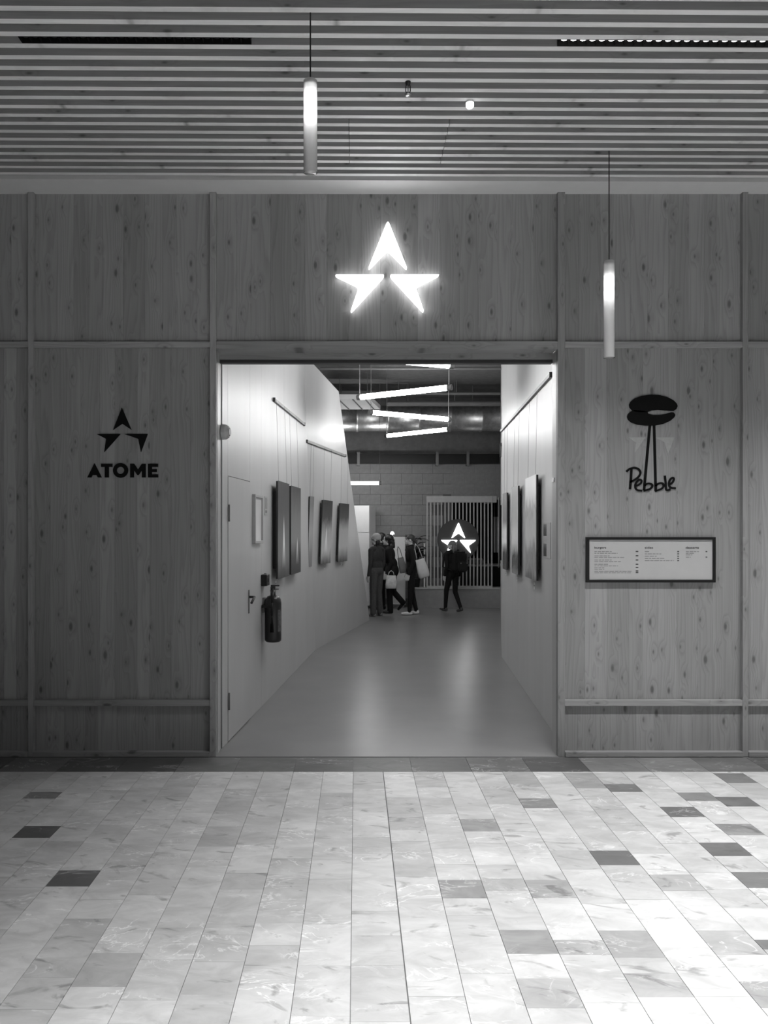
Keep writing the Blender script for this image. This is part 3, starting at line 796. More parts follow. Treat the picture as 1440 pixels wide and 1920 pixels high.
M_ART = [art('print_peak', [(0,.06),(.22,.22),(.45,.17),(.7,.08),(1,.03)], (.5,.28,.66), rough=.6),
         art('print_peak_small', [(0,.05),(.2,.08),(.38,.26),(.6,.2),(1,.03)], (.62,.5,.42), rough=.6),
         art('print_grey', [(0,.25),(.5,.32),(1,.22)]),
         art('print_mist', [(0,.10),(.22,.55),(.5,.42),(.72,.06),(1,.025)], (.45,.4,.6), rough=.6, scr=.15),
         art('print_mist_dark', [(0,.08),(.25,.5),(.55,.4),(.75,.06),(1,.025)], rough=.6),
         art('print_deer', [(0,.15),(.14,.45),(.24,.3),(.36,.66),(.6,.55),(.68,.4),(.78,.75),(1,.72)], None, scr=.45),
         art('print_shore', [(0,.40),(.12,.14),(.2,.2),(.27,.7),(.4,.8),(1,.68)], rough=.2, scr=.1),
         art('print_dusk', [(0,.10),(.2,.12),(.34,.8),(.5,.85),(.64,.4),(1,.5)], rough=.2),
         art('print_glow', [(0,.2),(.2,.4),(.4,.9),(.6,.85),(.75,.3),(1,.4)])]
M_EDGE = plain('picture_edge', .03, .6)
M_WIRE = plain('picture_wire', .12, .4)
def picture(fr, pxl, pxr, ytl, ybl, ytr, ybr, mat, label, zr, off=.05, th=.022, name='picture'):
    """hung print; px corners are read on the wall face"""
    a0, t0 = fr.hit(pxl, ybl, off); a1, t1 = fr.hit(pxl, ytl, off); b0, u0 = fr.hit(pxr, ybr, off); b1, u1 = fr.hit(pxr, ytr, off)
    sA, sB = (a0+a1)/2, (b0+b1)/2; lo, hi = (t0+u0)/2, (t1+u1)/2
    if sA > sB: sA, sB = sB, sA
    return hang(fr, sA, sB, lo, hi, mat, label, zr, off, th, name)
def hang(fr, sA, sB, lo, hi, mat, label, zr, off, th=.022, name='picture'):
    c = (sA+sB)/2; e = fr.empty(name, c, lo, 0); w = sB-sA; h = hi-lo
    tag(e, label, 'picture', 'prints hung along the corridor')
    box('canvas', -w/2, w/2, -off, -off+.004, 0, h, mat, e)
    box('backing', -w/2+.004, w/2-.004, -off+.004, -off+th, .004, h-.004, M_EDGE, e)
    box('spacer', -w/2+.08, w/2-.08, -off+th, 0, .1, h-.1, M_EDGE, e)
    for s in (-1, 1): tube('hanging_wire', (s*w*.36, -off+th/2, h), (s*w*.36, -off*.5, zr-lo), .0013, M_WIRE, e, 6)
    return e
ZRL = 2.92
picture(L1, 521.5, 542.5, 900, 1087, 908.5, 1079, M_ART[0], 'tall dark print with a pale peak, nearest on the left corridor wall', ZRL, .07)
picture(L1, 546, 564, 910, 1079.5, 916, 1071, M_ART[1], 'tall dark print with a small pale peak, second on the left corridor wall', ZRL, .07)
tR2 = lambda px, py: L2.hit(px, py)[1]
zr2 = (L2.hit(575, 822)[1]+L2.hit(645, 859)[1])/2
picture(L2, 579.5, 587, 929, 1064, 932, 1061, M_ART[2], 'narrow grey print just past the fold of the left wall', zr2, .04)
picture(L2, 603.5, 622, 937, 1058, 939, 1055, M_ART[3], 'misty dark-topped print in the middle of the folded wall', zr2, .05)
picture(L2, 636, 653, 943.5, 1054, 944.5, 1051.5, M_ART[4], 'dark-topped print nearest the slanting edge of the left wall', zr2, .05)
ZRR = 2.86
picture(R1, 1004.8, 985, 889, 1090, 898, 1081, M_ART[5], 'large pale animal print nearest on the right corridor wall', ZRR, .05)
picture(R1, 970.5, 959.5, 910, 1080, 914, 1072, M_ART[6], 'pale shore print, second on the right corridor wall', ZRR, .05)
picture(R1, 949.5, 942.3, 923, 1070, 926, 1065, M_ART[7], 'dark-footed dusk print, third on the right corridor wall', ZRR, .04)
R2L = (R1.O-endR).length
hang(R2, R2L-1.5, R2L-.8, 1.10, 2.07, M_ART[8], 'glowing pale print at the far bend of the right wall', 2.7, .045)
def rail(fr, s0, s1, z, label):
    e = fr.empty('picture_rail', (s0+s1)/2, z); tag(e, label, 'picture rail'); h = abs(s1-s0)/2
    box('track', -h, h, -.022, .0, -.016, .016, M_GREYMETAL, e, .002)
    for s in (-1, 1): box('end_stop', s*h-.006, s*h+.006, -.026, 0, -.02, .02, M_DARKTRIM, e)
rail(L1, L1.hit(511.6, 745)[0], L1.hit(568.5, 797)[0], ZRL, 'short dark picture rail high on the left corridor wall')
rail(L2, L2.hit(573.5, 821)[0], L2.hit(646, 859)[0], zr2, 'picture rail on the folded end of the left wall')
rail(R2, (R1.O-endR).length-1.6, (R1.O-endR).length-.03, 2.72, 'picture rail beyond the bend of the right wall')
rail(R1, .03, R1.hit(1036, 690)[0], ZRR+.03, 'long picture rail high on the right corridor wall')

fp = L1.empty('framed_notice', (L1.hit(473,970)[0]+L1.hit(488,970)[0])/2, L1.hit(480,1019)[1]); tag(fp, 'pale framed notice on the left wall beside the flush door', 'frame')
w_ = L1.hit(488.5,970)[0]-L1.hit(473,970)[0]; h_ = L1.hit(480,928)[1]-L1.hit(480,1019)[1]
for a, b, c_, d_ in ((-w_/2, w_/2, 0, .025), (-w_/2, w_/2, h_-.025, h_), (-w_/2, -w_/2+.025, .025, h_-.025), (w_/2-.025, w_/2, .025, h_-.025)):
    box('frame_bar', a, b, -.03, 0, c_, d_, M_JAMB, fp, .002)
box('notice_sheet', -w_/2+.02, w_/2-.02, -.014, -.004, .02, h_-.02, art('notice_print', [(0,.7),(.5,.62),(1,.66)]), fp)
s_, t_ = L1.hit(498, 966)
nl = L1.empty('notice_plate', s_, t_); tag(nl, 'small narrow plate on the left wall right of the framed notice', 'sign plate'); hh = L1.hit(498,931)[1]-t_
box('plate', -.05, .05, -.006, 0, 0, hh, M_JAMB, nl, .001); box('print_block', -.036, .036, -.0075, -.006, hh*.12, hh*.26, M_INK2, nl); box('print_block', -.036, -.02, -.0075, -.006, hh*.34, hh*.92, M_INK2, nl); box('print_block', .02, .036, -.0075, -.006, hh*.34, hh*.92, M_INK2, nl)
s_, t_ = L1.hit(492, 1098)
cr = L1.empty('call_point', s_, t_); tag(cr, 'small black call point box on the left wall above the extinguisher', 'call point')
box('body', -.065, .065, -.055, 0, 0, .105, M_BLACK2, cr, .004); box('button', -.02, .02, -.062, -.055, .035, .07, M_DARKTRIM, cr, .002); box('side_tab', .07, .10, -.02, 0, .02, .11, M_GREYMETAL, cr, .002)
# siren by the jamb
s_, t_ = L1.hit(419, 811, .0)
sr = L1.empty('alarm_sounder', s_-.03, t_); tag(sr, 'pale alarm sounder on the left corridor wall beside the jamb', 'alarm')
bm = bmesh.new(); bmtube(bm, (0,0,0), (0,-.03,0), .058, .056, 20); bmtube(bm, (0,-.03,0), (0,-.055,0), .056, .04, 20); frombm('sounder_body', bm, M_JAMB, sr)
bm = bmesh.new(); bmtube(bm, (0,-.055,0), (0,-.06,0), .034, .03, 16); frombm('grille', bm, M_GREYMETAL, sr)

# fire extinguisher
s_, t_ = L1.hit(513, 1203, .10)
ex = L1.empty('fire_extinguisher', s_, t_, .0); tag(ex, 'dark fire extinguisher hung on the left corridor wall', 'extinguisher')
M_RED = plain('extinguisher_paint', .02, .3, spec=.5); rE = .078; hE = .43; yo = -.095
def at_ex(prof): return [(r, z) for r, z in prof]
lathe('cylinder', [(rE*.82, 0), (rE*.97, .012), (rE, .03), (rE, hE-.07), (rE*.93, hE-.035), (rE*.7, hE-.01), (.03, hE)], M_RED, ex, 28, (0, yo, 0))
lathe('neck', [(.026, hE-.002), (.026, hE+.03), (.03, hE+.032), (.03, hE+.05), (.018, hE+.055)], M_STEEL, ex, 16, (0, yo, 0))
hv = box('valve', -.022, .022, yo-.02, yo+.02, hE+.05, hE+.085, M_DARKTRIM, ex, .004)
o = box('lever', -.014, .014, yo-.06, yo+.02, hE+.085, hE+.097, M_DARKTRIM, ex, .003)
o = box('handle', -.014, .014, yo-.055, yo+.0, hE+.052, hE+.064, M_GREYMETAL, ex, .003)
polytube('hose', [Vector((-.02,yo,hE+.065)), Vector((-.075,yo-.01,hE+.04)), Vector((-.10,yo-.01,hE-.06)), Vector((-.105,yo-.01,.25)), Vector((-.10,yo-.01,.18))], .011, M_BLACK2, ex, 8)
tube('nozzle', (-.10,yo-.01,.18), (-.10,yo-.01,.10), .013, M_BLACK, ex, 10, .018)
box('wall_bracket', -.03, .03, -.02, 0, hE-.16, hE-.02, M_GREYMETAL, ex, .002); box('bracket_strap', -rE-.004, rE+.004, yo+.0, -.004, hE-.11, hE-.085, M_BLACK2, ex)
bm = bmesh.new(); nn = 10; rr = []
for i in range(nn+1):
    t = -2.35+1.2*i/nn; rr.append([bm.verts.new((rE*1.006*math.cos(t), yo+rE*1.006*math.sin(t), z)) for z in (.1, .3)])
for a, b in zip(rr[:-1], rr[1:]): bm.faces.new((a[0], b[0], b[1], a[1]))
frombm('label_sheet', bm, plain('extinguisher_label', .12, .5, mott=.6, scale=30), ex, True)
# small white picture labels and the poster by the right jamb
def tagcard(fr, px, y0, y1, w, label):
    s0, t0 = fr.hit(px, y1); h = fr.hit(px, y0)[1]-t0
    e = fr.empty('picture_label', s0, t0); tag(e, label, 'label card', 'label cards under the prints'); box('card', -w/2, w/2, -.003, 0, 0, h, M_WHITE, e); box('print_block', -w*.35, w*.35, -.0036, -.003, h*.45, h*.6, M_INK2, e)
tagcard(R1, 1002.5, 1092, 1105, .07, 'white label card under the nearest print on the right wall')
tagcard(R1, 970, 1081.5, 1090, .07, 'white label card under the second print on the right wall')
tagcard(R1, 949, 1072, 1079, .07, 'white label card under the third print on the right wall')
tagcard(L1, 516.8, 1089, 1100, .07, 'white label card under the nearest print on the left wall')
tagcard(L2, 608, 1060, 1067, .07, 'white label card under the middle print of the folded wall')
tagcard(L2, 639.5, 1055, 1060, .07, 'white label card under the print nearest the slanting edge')
po = R1.empty('poster', R1.hit(1026, 1049)[0], R1.hit(1026, 1046)[1]); tag(po, 'small poster half white, half dark photos, beside the right jamb', 'poster')
pw = abs(R1.hit(1032.5,1010)[0]-R1.hit(1019.5,1010)[0]); ph = R1.hit(1026,980)[1]-R1.hit(1026,1046)[1]
box('sheet', -pw/2, pw/2, -.004, 0, 0, ph, M_PAPER, po)
for z0, z1, nm in ((.04, .40, 0), (.62, .96, 0)): box('photo_block', -pw/2+.01, -.01, -.0048, -.004, ph*z0, ph*z1, art('poster_photo', [(0,.02),(.6,.04),(1,.2)]), po)

# ------------------------------------------------------------------ slatted kiosk screen, plinth, round star sign
YS = 15.86
def wx(px, Y): return (px-PX)*Y/F
def wz(py, Y): return EYE+(PY-py)*Y/F
pl = empty('plinth_wall', (wx(862, YS), YS, 0)); tag(pl, 'low plastered plinth wall under the slatted screen', 'plinth')
x0, x1 = wx(779, YS)-pl.location.x, 2.9; zt = wz(1102, YS)
box('plinth_body', x0, x1, 0, .3, 0, zt-.03, M_PLINTH, pl); box('cap', x0-.01, x1, -.015, .31, zt-.03, zt, M_SCREEN, pl, .003)
sc = empty('slatted_screen', (wx(862, YS), YS+.06, zt)); tag(sc, 'pale vertical slat screen standing on the low plinth', 'screen')
X0, X1, ZTp = wx(800, YS)-sc.location.x, wx(924, YS)-sc.location.x, wz(930, YS)-zt
zb_ = wz(942, YS)-zt
box('top_beam', X0, X1, -.03, .04, zb_, ZTp, M_SCREEN, sc, .003); box('bottom_rail', X0, X1, -.025, .035, 0, .035, M_SCREEN, sc, .002)
me_s = bpy.data.meshes.new('slat'); me_s.from_pydata(bverts(-.0125, .0125, -.02, .02, .035, zb_), [], BF); me_s.materials.append(M_SCREEN)
ns = 19
for i in range(ns):
    o = link(bpy.data.objects.new('slat', me_s), sc); o.location = (X0+.013+(X1-X0-.026)*i/(ns-1), 0, 0)
box('return_beam', X1, X1+.09, .0, 1.0, zb_, ZTp, M_SCREEN, sc)
rs = empty('round_sign', W(859, 1012, YS-.02)); tag(rs, 'round black sign with a glowing star fixed to the slatted screen', 'sign')
RR = 38.5*YS/F
bm = bmesh.new(); bmtube(bm, (0, -.03, 0), (0, .055, 0), RR, RR, 48); frombm('disc', bm, plain('sign_disc', .05, .5), rs)
STAR3 = [[(611,458),(508,690),(611,612),(710,690)], [(355,712),(598,712),(445,905),(470,792)], [(624,712),(865,712),(755,792),(790,905)]]
for P_ in STAR3:
    q = rounded([(W(780+x/7.68, 920+y/7.68, YS-.06).x, W(780+x/7.68, 920+y/7.68, YS-.06).z) for x, y in P_], .03)
    prism('arrowhead', [(x-rs.location.x, z-rs.location.z) for x, z in q], -.055, -.028, [M_STAR, M_STARSIDE], rs)
# kitchen counter, bits behind the screen
kc = empty('kitchen_counter', (3.0, 16.95, 0)); tag(kc, 'dark kitchen counter with pale top behind the slatted screen', 'counter')
box('worktop', -.85, 1.6, -.3, .3, wz(1058, 16.8)-.04, wz(1058, 16.8), M_SCREEN, kc, .003); box('counter_body', -.85, 1.6, -.26, .28, 0, wz(1058, 16.8)-.04, M_BLACK2, kc)
mc = empty('coffee_machine', (wx(893, 16.85), 16.9, wz(1058, 16.8))); tag(mc, 'low pale appliance on the kitchen counter', 'appliance')
box('body', -.2, .16, -.15, .15, 0, .10, M_GREYMETAL, mc, .01); box('lid', -.17, .13, -.13, .13, .10, .125, M_SCREEN, mc, .006)
for px, lab in ((927.5, 'pale vertical strip hanging past the right end of the screen'), (932.5, 'pale vertical strip close to the right corridor wall')):
    e = empty('hanging_strip', (wx(px, 17.3), 17.3, wz(1036, 17.3))); tag(e, lab, 'strip', 'pale strips in the kitchen recess')
    box('band', -.02, .02, -.01, .01, 0, wz(969, 17.3)-e.location.z, M_SCREEN, e, .003); box('hook', -.006, .006, -.006, .006, wz(969, 17.3)-e.location.z, 4.46-e.location.z, M_GREYMETAL, e)
po_ = empty('door_post', (wx(797.5, YS-.1), YS+.1, zt)); tag(po_, 'thin pale post standing beside the slatted screen', 'post')
box('post_shaft', -.014, .014, -.014, .014, 0, wz(1020, YS)-zt, M_WHITE, po_, .003); box('post_cap', -.02, .02, -.02, .02, wz(1020, YS)-zt, wz(1020, YS)-zt+.012, M_WHITE, po_, .002)
# white tall cabinet, pale cabinet with mushroom lamp
fc = empty('tall_cabinet', (wx(672, 16.0), 16.05, 0), -math.radians(14)); tag(fc, 'tall white cabinet behind the slanting wall edge', 'cabinet')
zt2 = wz(948, 15.8)
box('carcass', -.36, .30, -.27, .3, .06, zt2, M_WHITE, fc, .004); box('upper_door', -.355, .297, -.292, -.27, 1.56, zt2-.004, M_WHITE, fc, .003); box('lower_door', -.355, .297, -.292, -.27, .07, 1.554, M_WHITE, fc, .003); box('kick_board', -.34, .28, -.24, .28, 0, .06, M_GREYMETAL, fc)
for z in (1.3, 1.62): box('handle', -.33, -.315, -.32, -.292, z, z+.16, M_GREYMETAL, fc, .003)
lc = empty('pale_cabinet', (wx(746, 16.15), 16.2, 0)); tag(lc, 'pale cabinet behind the waiting people, lamp on top', 'cabinet')
zt3 = wz(1007, 16.0); box('carcass', -.19, .15, -.2, .2, .05, zt3, M_WHITE, lc, .004); box('door_panel', -.185, .145, -.217, -.2, .06, zt3-.01, M_WHITE, lc, .003); box('plinth', -.17, .13, -.18, .18, 0, .05, M_GREYMETAL, lc); box('knob', .10, .115, -.235, -.217, 1.0, 1.015, M_GREYMETAL, lc)
tl_ = empty('table_lamp', (wx(735.5, 16.15), 16.15, zt3)); tag(tl_, 'small glowing mushroom lamp on the pale cabinet', 'lamp')
lathe('base', [(.035, 0), (.035, .01), (.012, .02), (.012, .06)], M_WHITE, tl_, 16); lathe('shade', [(.045, .055), (.045, .065), (.036, .095), (.018, .115), (.004, .12)], M_LAMPSOFT, tl_, 20)

# potted plant left of the screen
pt = empty('potted_plant', (wx(781, 15.95), 16.03, zt)); tag(pt, 'dark leafy plant in a pot on the plinth beside the slatted screen', 'plant')
M_LEAF = plain('leaf', .05, .5, mott=.3, scale=20)
lathe('pot', [(.06, 0), (.07, .02), (.085, .16), (.09, .17), (.09, .19), (.08, .19), (.075, .16)], M_BLACK2, pt, 20)
rl = random.Random(9)
for k in range(44):
    a = rl.uniform(0, 2*math.pi); z0 = rl.uniform(.62, 1.02); reach = rl.uniform(.05, .14); L = rl.uniform(.16, .26); wv = rl.uniform(.045, .075)
    if k % 4 == 0: polytube('stem', [Vector((.04*math.cos(a), .04*math.sin(a), .16)), Vector((.05*math.cos(a), .05*math.sin(a), .45)), Vector((reach*.5*math.cos(a), reach*.5*math.sin(a), z0))], .006, M_LEAF, pt, 6)
    dr_ = Vector((math.cos(a), math.sin(a), rl.uniform(.2, .9))).normalized(); sd_ = Vector((-math.sin(a), math.cos(a), 0)); p0 = Vector((reach*.4*math.cos(a), reach*.4*math.sin(a), z0)); rows = []
    for i in range(6):
        t = i/5; c_ = p0+dr_*L*t+Vector((0, 0, -.09*t*t)); wv_ = wv*math.sin(math.pi*min(1, .12+t*.88))
        rows += [c_-sd_*wv_+Vector((0,0,.012)), c_, c_+sd_*wv_+Vector((0,0,.012))]
    fs = []
    for i in range(5):
        for j in range(2): q = i*3+j; fs.append((q, q+1, q+4, q+3))
    mk('leaf', rows, fs, M_LEAF, pt, True)

# ------------------------------------------------------------------ people
def cap_mesh(bm, p0, p1, r0, r1):
    t = bmesh.new()
    for p, r in ((p0, r0), (p1, r1)): bmesh.ops.create_icosphere(t, subdivisions=2, radius=max(r, .001), matrix=Matrix.Translation(p))
    bmesh.ops.convex_hull(t, input=t.verts[:], use_existing_faces=False)
    me = bpy.data.meshes.new('tmp'); 
    loose = [v for v in t.verts if not v.link_faces]; bmesh.ops.delete(t, geom=loose, context='VERTS')
    t.to_mesh(me); t.free(); bm.from_mesh(me); bpy.data.meshes.remove(me)
def ell_mesh(bm, c, r, M=None):
    MM = Matrix.Translation(c) @ (M if M else Matrix.Identity(4)) @ Matrix.Diagonal((r[0], r[1], r[2], 1))
    bmesh.ops.create_icosphere(bm, subdivisions=3, radius=1, matrix=MM)
def fuse(name, prims, mats, parent, voxel=.008, smooth=4):
    """fuse tapered limbs and ellipsoids into one continuous skin; each region keeps its material"""
    bm = bmesh.new()
    for p in prims:
        if p[0] == 'c': cap_mesh(bm, p[1], p[2], p[3], p[4])
        else: ell_mesh(bm, p[1], p[2], p[3])
    me = bpy.data.meshes.new('tmp'); bm.to_mesh(me); bm.free()
    ob = bpy.data.objects.new('tmp', me); C.objects.link(ob)
    md = ob.modifiers.new('r', 'REMESH'); md.mode = 'VOXEL'; md.voxel_size = voxel; md.use_smooth_shade = True
    ms = ob.modifiers.new('s', 'SMOOTH'); ms.factor = .5; ms.iterations = smooth
    dg = bpy.context.evaluated_depsgraph_get(); out = bpy.data.meshes.new_from_object(ob.evaluated_get(dg)); bpy.data.objects.remove(ob)
    n = len(out.polygons); cen = np.empty(n*3, 'f'); out.polygons.foreach_get('center', cen); cen = cen.reshape(-1, 3)
    best = np.full(n, 1e9); idx = np.zeros(n, 'i')
    for p in prims:
        if p[0] == 'c':
            a, b = np.array(p[1]), np.array(p[2]); ab = b-a; t = np.clip(((cen-a)@ab)/max(ab@ab, 1e-9), 0, 1)
            d = np.linalg.norm(cen-(a+t[:,None]*ab), axis=1)-(p[3]+(p[4]-p[3])*t); mi = p[5]
        else:
            q = cen-np.array(p[1])
            if p[3]: q = q@np.array(p[3].to_3x3())
            r = np.array(p[2]); k = np.linalg.norm(q/r, axis=1); d = (k-1)*min(r); mi = p[4]
        m_ = d < best; best[m_] = d[m_]; idx[m_] = mi
    out.name = name; out.materials.clear()
    for m in mats: out.materials.append(m)
    out.polygons.foreach_set('material_index', idx); out.polygons.foreach_set('use_smooth', np.ones(n, bool)); out.update()
    return link(bpy.data.objects.new(name, out), parent)
V = Vector
M_SKIN = plain('skin', .58, .55, mott=.04); M_EYE = plain('eye', .04, .3); M_LIP = plain('lip', .25, .5)
def cloth(n, g): return plain(n, g, .85, mott=.18, scale=30, spec=.2)
def person(label, px, foot_y, H, heading, top, legs, shoes, pose, hair, head_turn=0, lean=0):
    Y = floorY(foot_y); k = H/1.70
    e = empty('person', (wx(px, Y), Y, 0), math.radians(heading)); tag(e, label, 'person', 'people at the end of the corridor')
    e.scale = (k, k, k)
    P = []; SK, TOP, LEG, SHO, EY, LP = range(6)
    c = lambda a, b, r0, r1, m: P.append(('c', V(a), V(b), r0, r1, m))
    el = lambda a, r, m, M=None: P.append(('e', V(a), r, M, m))
    bulk = pose.get('bulk', 1.0); lw = pose.get('legw', 1.0)
    # legs
    for s, (hipy, kn, an, toe) in zip((-1, 1), pose['legs']):
        hip = V((s*.085, 0, .92)); kn = V((s*.09, kn[0], kn[1])); an = V((s*.095+pose.get('splay', 0)*s, an[0], an[1]))
        c(hip, kn, .088*lw, .062*lw, LEG); c(kn, an, .062*lw, .044*lw*pose.get('cuff', 1), LEG)
        ta = math.radians(toe); td = V((s*.15, math.cos(ta), math.sin(ta))).normalized()
        hl = an+V((0, -.02, -.045)); hl = an - V((0,0,1))*.045*math.cos(ta) - td*.03
        c(hl, hl+td*.11, .036, .036, SHO); c(hl+td*.11, hl+td*.19, .036, .026, SHO); c(hl+V((0,0,.02)), an+V((0,0,.0)), .036, .04, SHO)
    # trunk
    el((0, 0, .95), (.165*bulk, .12*bulk, .13), LEG); el((0, .0, 1.06), (.15*bulk, .112*bulk, .16), TOP)
    LN = Matrix.Rotation(-lean, 4, 'X')
    el((0, .01+lean*.25, 1.26), (.172*bulk, .122*bulk, .2), TOP); c((-.125, lean*.35, 1.39), (.125, lean*.35, 1.39), .066*bulk, .066*bulk, TOP)
    if pose.get('coat'): el((0, 0, .93), (.185*bulk, .14*bulk, .17), TOP)
    ny = lean*.4
    c((0, ny-.01, 1.40), (0, ny+.015, 1.52), .052, .047, SK); c((0, ny-.01, 1.385), (0, ny, 1.455), .075, .058, TOP)
    # head
    R = Matrix.Rotation(math.radians(head_turn), 4, 'Z'); hc_ = V((0, ny+.02, 1.59))
    hp = lambda v: hc_ + (R @ V(v))
    el(hp((0, -.008, .018)), (.074, .092, .092), SK, R); el(hp((0, .025, -.045)), (.055, .062, .065), SK, R)
    c(hp((0, .082, .015)), hp((0, .102, -.022)), .009, .013, SK); el(hp((0, .066, -.092)), (.024, .022, .018), SK, R)
    el(hp((0, .084, -.052)), (.022, .010, .008), LP, R)
    for s in (-1, 1):
        el(hp((s*.076, -.005, -.01)), (.010, .020, .030), SK, R); el(hp((s*.031, .078, .012)), (.013, .010, .008), EY, R)
        el(hp((s*.031, .077, .032)), (.020, .012, .006), EY, R)
    # arms and hands
    for s, (el_, wr) in zip((-1, 1), pose['arms']):
        sh = V((s*.185*bulk, lean*.35, 1.375)); eb = V((s*el_[0], el_[1], el_[2])); wr = V((s*wr[0], wr[1], wr[2]))
        c(sh, eb, .056*bulk, .045*bulk, TOP); c(eb, wr, .045*bulk, .034, TOP)
        d = (wr-eb).normalized(); side = V((0, 1, 0)) if abs(d.y) < .8 else V((0, 0, 1))
        side = (side-d*side.dot(d)).normalized(); out = d.cross(side)
        pc = wr+d*.05; c(wr, wr+d*.02, .026, .027, SK)
        for q in (-.022, 0, .022): c(wr+d*.015+side*q*.7, wr+d*.085+side*q, .014, .013, SK)
        for q, L in ((-.033, .062), (-.011, .075), (.011, .08), (.033, .07)):
            a0 = wr+d*.085+side*q*.9; a1 = a0+d*L*.5+out*(-s*.004); a2 = a1+d*L*.42+out*(-s*.02)
            c(a0, a1, .0095, .009, SK); c(a1, a2, .009, .0075, SK)
        t0 = wr+d*.03+side*.028; t1 = t0+d*.03+side*.022; c(t0, t1, .012, .010, SK); c(t1, t1+d*.032+side*.004, .010, .008, SK)
    fuse('body', P, [M_SKIN, top, legs, shoes, M_EYE, M_LIP], e)
    # hair / hat
    hm, prims = hair(hp, R, V)
    for nm, mat, pr in prims: fuse(nm, pr, [mat], e, .009, 3)
    return e, k
ARM = ((.215, -.02, 1.10), (.215, .03, .86))
STAND = ((0, (.01, .49), (-.01, .085), 0), (0, (.015, .49), (.0, .085), 0))
def hair_short(mat):
    return lambda hp, R, V: (mat, [('hair', mat, [('e', hp((0,-.022,.035)), (.086,.098,.088), R, 0), ('e', hp((0,-.055,-.02)), (.070,.055,.07), R, 0)])])
def hair_curly(mat):
    def f(hp, R, V):
        rr = random.Random(4); pr = [('e', hp((0,-.035,.03)), (.10,.108,.10), R, 0), ('e', hp((0,-.085,-.06)), (.10,.075,.13), R, 0)]
        for i in range(26):
            a = rr.uniform(.9, 5.4)+math.pi/2-math.pi/2; z = rr.uniform(-.17, .08)
            pr.append(('e', hp((.09*math.sin(a), -.07-.07*abs(math.cos(a)), z)), (.03,.03,.034), R, 0))
        return mat, [('hair', mat, pr)]
    return f
def hair_pony(mat):
    return lambda hp, R, V: (mat, [('hair', mat, [('e', hp((0,-.018,.032)), (.083,.10,.086), R, 0), ('e', hp((0,-.07,-.0)), (.06,.045,.06), R, 0), ('c', hp((0,-.11,.01)), hp((0,-.145,-.06)), .028, .03, 0), ('c', hp((0,-.145,-.06)), hp((0,-.15,-.19)), .03, .014, 0)])])
def hair_long(mat):
    return lambda hp, R, V: (mat, [('hair', mat, [('e', hp((0,-.022,.032)), (.087,.10,.088), R, 0), ('e', hp((0,-.055,-.06)), (.085,.06,.12), R, 0), ('c', hp((-.05,-.06,-.1)), hp((-.05,-.075,-.17)), .04, .03, 0), ('c', hp((.05,-.06,-.1)), hp((.05,-.075,-.17)), .04, .03, 0)])])
def hat_beanie(mat, hm):
    return lambda hp, R, V: (mat, [('beanie', mat, [('e', hp((0,-.016,.045)), (.087,.103,.092), R, 0), ('e', hp((0,-.012,.01)), (.09,.105,.03), R, 0)]), ('hair', hm, [('e', hp((0,-.05,-.055)), (.078,.05,.06), R, 0), ('c', hp((-.05,-.045,-.08)), hp((-.045,-.04,-.14)), .03, .02, 0), ('c', hp((.05,-.045,-.08)), hp((.045,-.04,-.14)), .03, .02, 0)])])
M_HD = plain('dark_hair', .02, .5, mott=.3, scale=60); M_HB = plain('fair_hair', .16, .5, mott=.3, scale=60); M_BEANIE = plain('beanie_knit', .42, .9, mott=.2, scale=90)
p1, k1 = person('person in a pale beanie and dark sweater, seen from behind nearest the left wall', 706, 1156, 1.535, 48, cloth('charcoal_sweater', .045), cloth('grey_trousers', .075), plain('grey_shoe', .2, .6),
    dict(legs=STAND, arms=(ARM, ((.225, .0, 1.10), (.20, .07, .87))), splay=.02, legw=1.12, cuff=1.35, bulk=.98), hat_beanie(M_BEANIE, M_HD), 20)
person('dark-haired person mostly hidden behind the one in the pale beanie', 715, 1143.5, 1.55, 60, cloth('black_coat', .02), cloth('black_trousers_a', .015), M_BLACK2,
    dict(legs=STAND, arms=(ARM, ARM), coat=True), hair_short(M_HD), 10)
p3, k3 = person('person with dark curly hair and black jacket walking left with a bag', 735, 1150, 1.515, 84, cloth('black_jacket', .018), cloth('black_trousers_b', .012), M_BLACK2,
    dict(legs=((0, (.05, .50), (.03, .085), 0), (0, (-.02, .47), (-.23, .23), -52)), arms=(((.225, .0, 1.10), (.21, .10, .88)), ((.22, .02, 1.11), (.20, .14, .90))), coat=True, bulk=1.08, legw=1.12, cuff=1.3), hair_curly(M_HD), 0, .2)
p4, k4 = person('person in black with a ponytail and white sneakers facing left', 772, 1152.5, 1.525, 88, cloth('black_top', .014), cloth('black_trousers_c', .012), plain('white_sneaker', .75, .5),
    dict(legs=((0, (.03, .49), (.05, .085), 0), (0, (.0, .49), (-.10, .085), 0)), arms=(((.205, -.02, 1.10), (.20, .06, .87)), ((.205, -.02, 1.10), (.20, .07, .86))), bulk=.96), hair_pony(plain('brown_hair', .05, .5, mott=.3, scale=60)), 0, .05)
p5, k5 = person('person with fair hair and a black backpack walking left past the round sign', 849, 1147, 1.40, 34, cloth('black_coat_b', .016), cloth('black_trousers_d', .012), plain('dark_sneaker', .06, .6),
    dict(legs=((0, (.13, .50), (.16, .085), 4), (0, (.02, .48), (-.18, .10), -12)), arms=(((.215, -.03, 1.10), (.20, .06, .88)), ((.215, -.04, 1.10), (.21, .0, .86))), bulk=1.05), hair_long(M_HB), 38, .06)

def local(e, k, v): return e.location + Matrix.Rotation(e.rotation_euler.z, 3, 'Z') @ (V(v)*k)
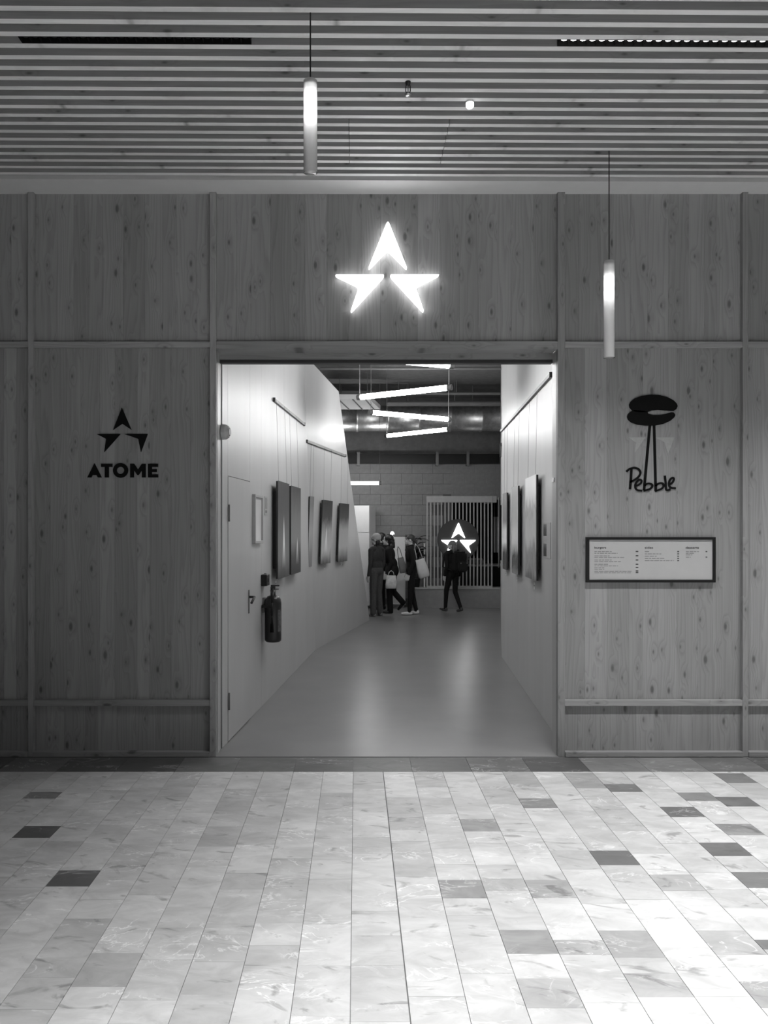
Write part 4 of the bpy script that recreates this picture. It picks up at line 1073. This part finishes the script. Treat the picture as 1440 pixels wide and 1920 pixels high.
# backpack on the walking person
bp = empty('backpack', local(p5, k5, (0, -.24, 1.05)), p5.rotation_euler.z); tag(bp, 'black backpack worn by the person walking past the round sign', 'backpack')
M_BAG = cloth('backpack_fabric', .014)
box('main_compartment', -.15, .15, -.09, .085, -.08, .33, M_BAG, bp, .045, 3); box('front_pocket', -.12, .12, -.13, -.08, -.06, .14, cloth('pocket_fabric', .022), bp, .022, 2)
polytube('grab_loop', [V((-.03,.04,.325)), V((-.02,.04,.36)), V((.02,.04,.36)), V((.03,.04,.325))], .007, M_BAG, bp)
for s in (-1, 1):
    polytube('shoulder_strap', [V((s*.09,.075,.28)), V((s*.105,.15,.345)), V((s*.11,.26,.32)), V((s*.12,.325,.20)), V((s*.17,.30,.02)), V((s*.15,.08,-.04))], .014, M_BAG, bp)
    bx_ = box('buckle', s*.08-.012, s*.08+.012, -.136, -.126, .09, .115, M_GREYMETAL, bp, .003)
# white tote behind the person with white sneakers
def bag(name, loc, rotz, w, h, d, mat, label, strap, tilt=0):
    e = empty(name, loc, rotz); e.rotation_euler = (0, tilt, rotz); tag(e, label, 'bag')
    bm = bmesh.new(); rings = []
    for t, kw, kd in ((0, .82, .5), (.05, .95, .9), (.3, 1, 1), (.65, .9, .75), (.92, .8, .35), (1, .78, .18)):
        rings.append([bm.verts.new((w/2*kw*(abs(math.cos(a))**.6)*(1 if math.cos(a)>=0 else -1), d/2*kd*math.sin(a), h*t)) for a in [2*math.pi*i/20 for i in range(20)]])
    for A_, B_ in zip(rings[:-1], rings[1:]):
        for i in range(20): bm.faces.new((A_[i], A_[(i+1)%20], B_[(i+1)%20], B_[i]))
    bm.faces.new(rings[0][::-1]); bm.faces.new(rings[-1])
    frombm('bag_body', bm, mat, e, True)
    for s in (-1, 1): polytube('handle', [V((-w*.25, s*.012, h)), V((-w*.18, s*.012, h+strap*.7)), V((0, s*.012, h+strap)), V((w*.18, s*.012, h+strap*.7)), V((w*.25, s*.012, h))], .005, mat, e, 6)
    return e
bag('tote_bag', local(p4, k4, (-.16, -.27, .80)), math.radians(8), .22, .36, .12, plain('white_canvas', .62, .8), 'white tote bag slung behind the person with white sneakers', .30, math.radians(-16))
bag('carrier_bag', local(p3, k3, (-.29, .0, .56)), math.radians(6), .22, .25, .09, plain('pale_plastic', .62, .5, mott=.3, scale=12), 'crumpled pale bag held low by the curly-haired person', .09)
bag('shoulder_bag', local(p3, k3, (.02, -.25, .88)), math.radians(6), .15, .30, .12, plain('grey_canvas', .22, .8), 'grey bag hanging behind the curly-haired person', .22, math.radians(-12))
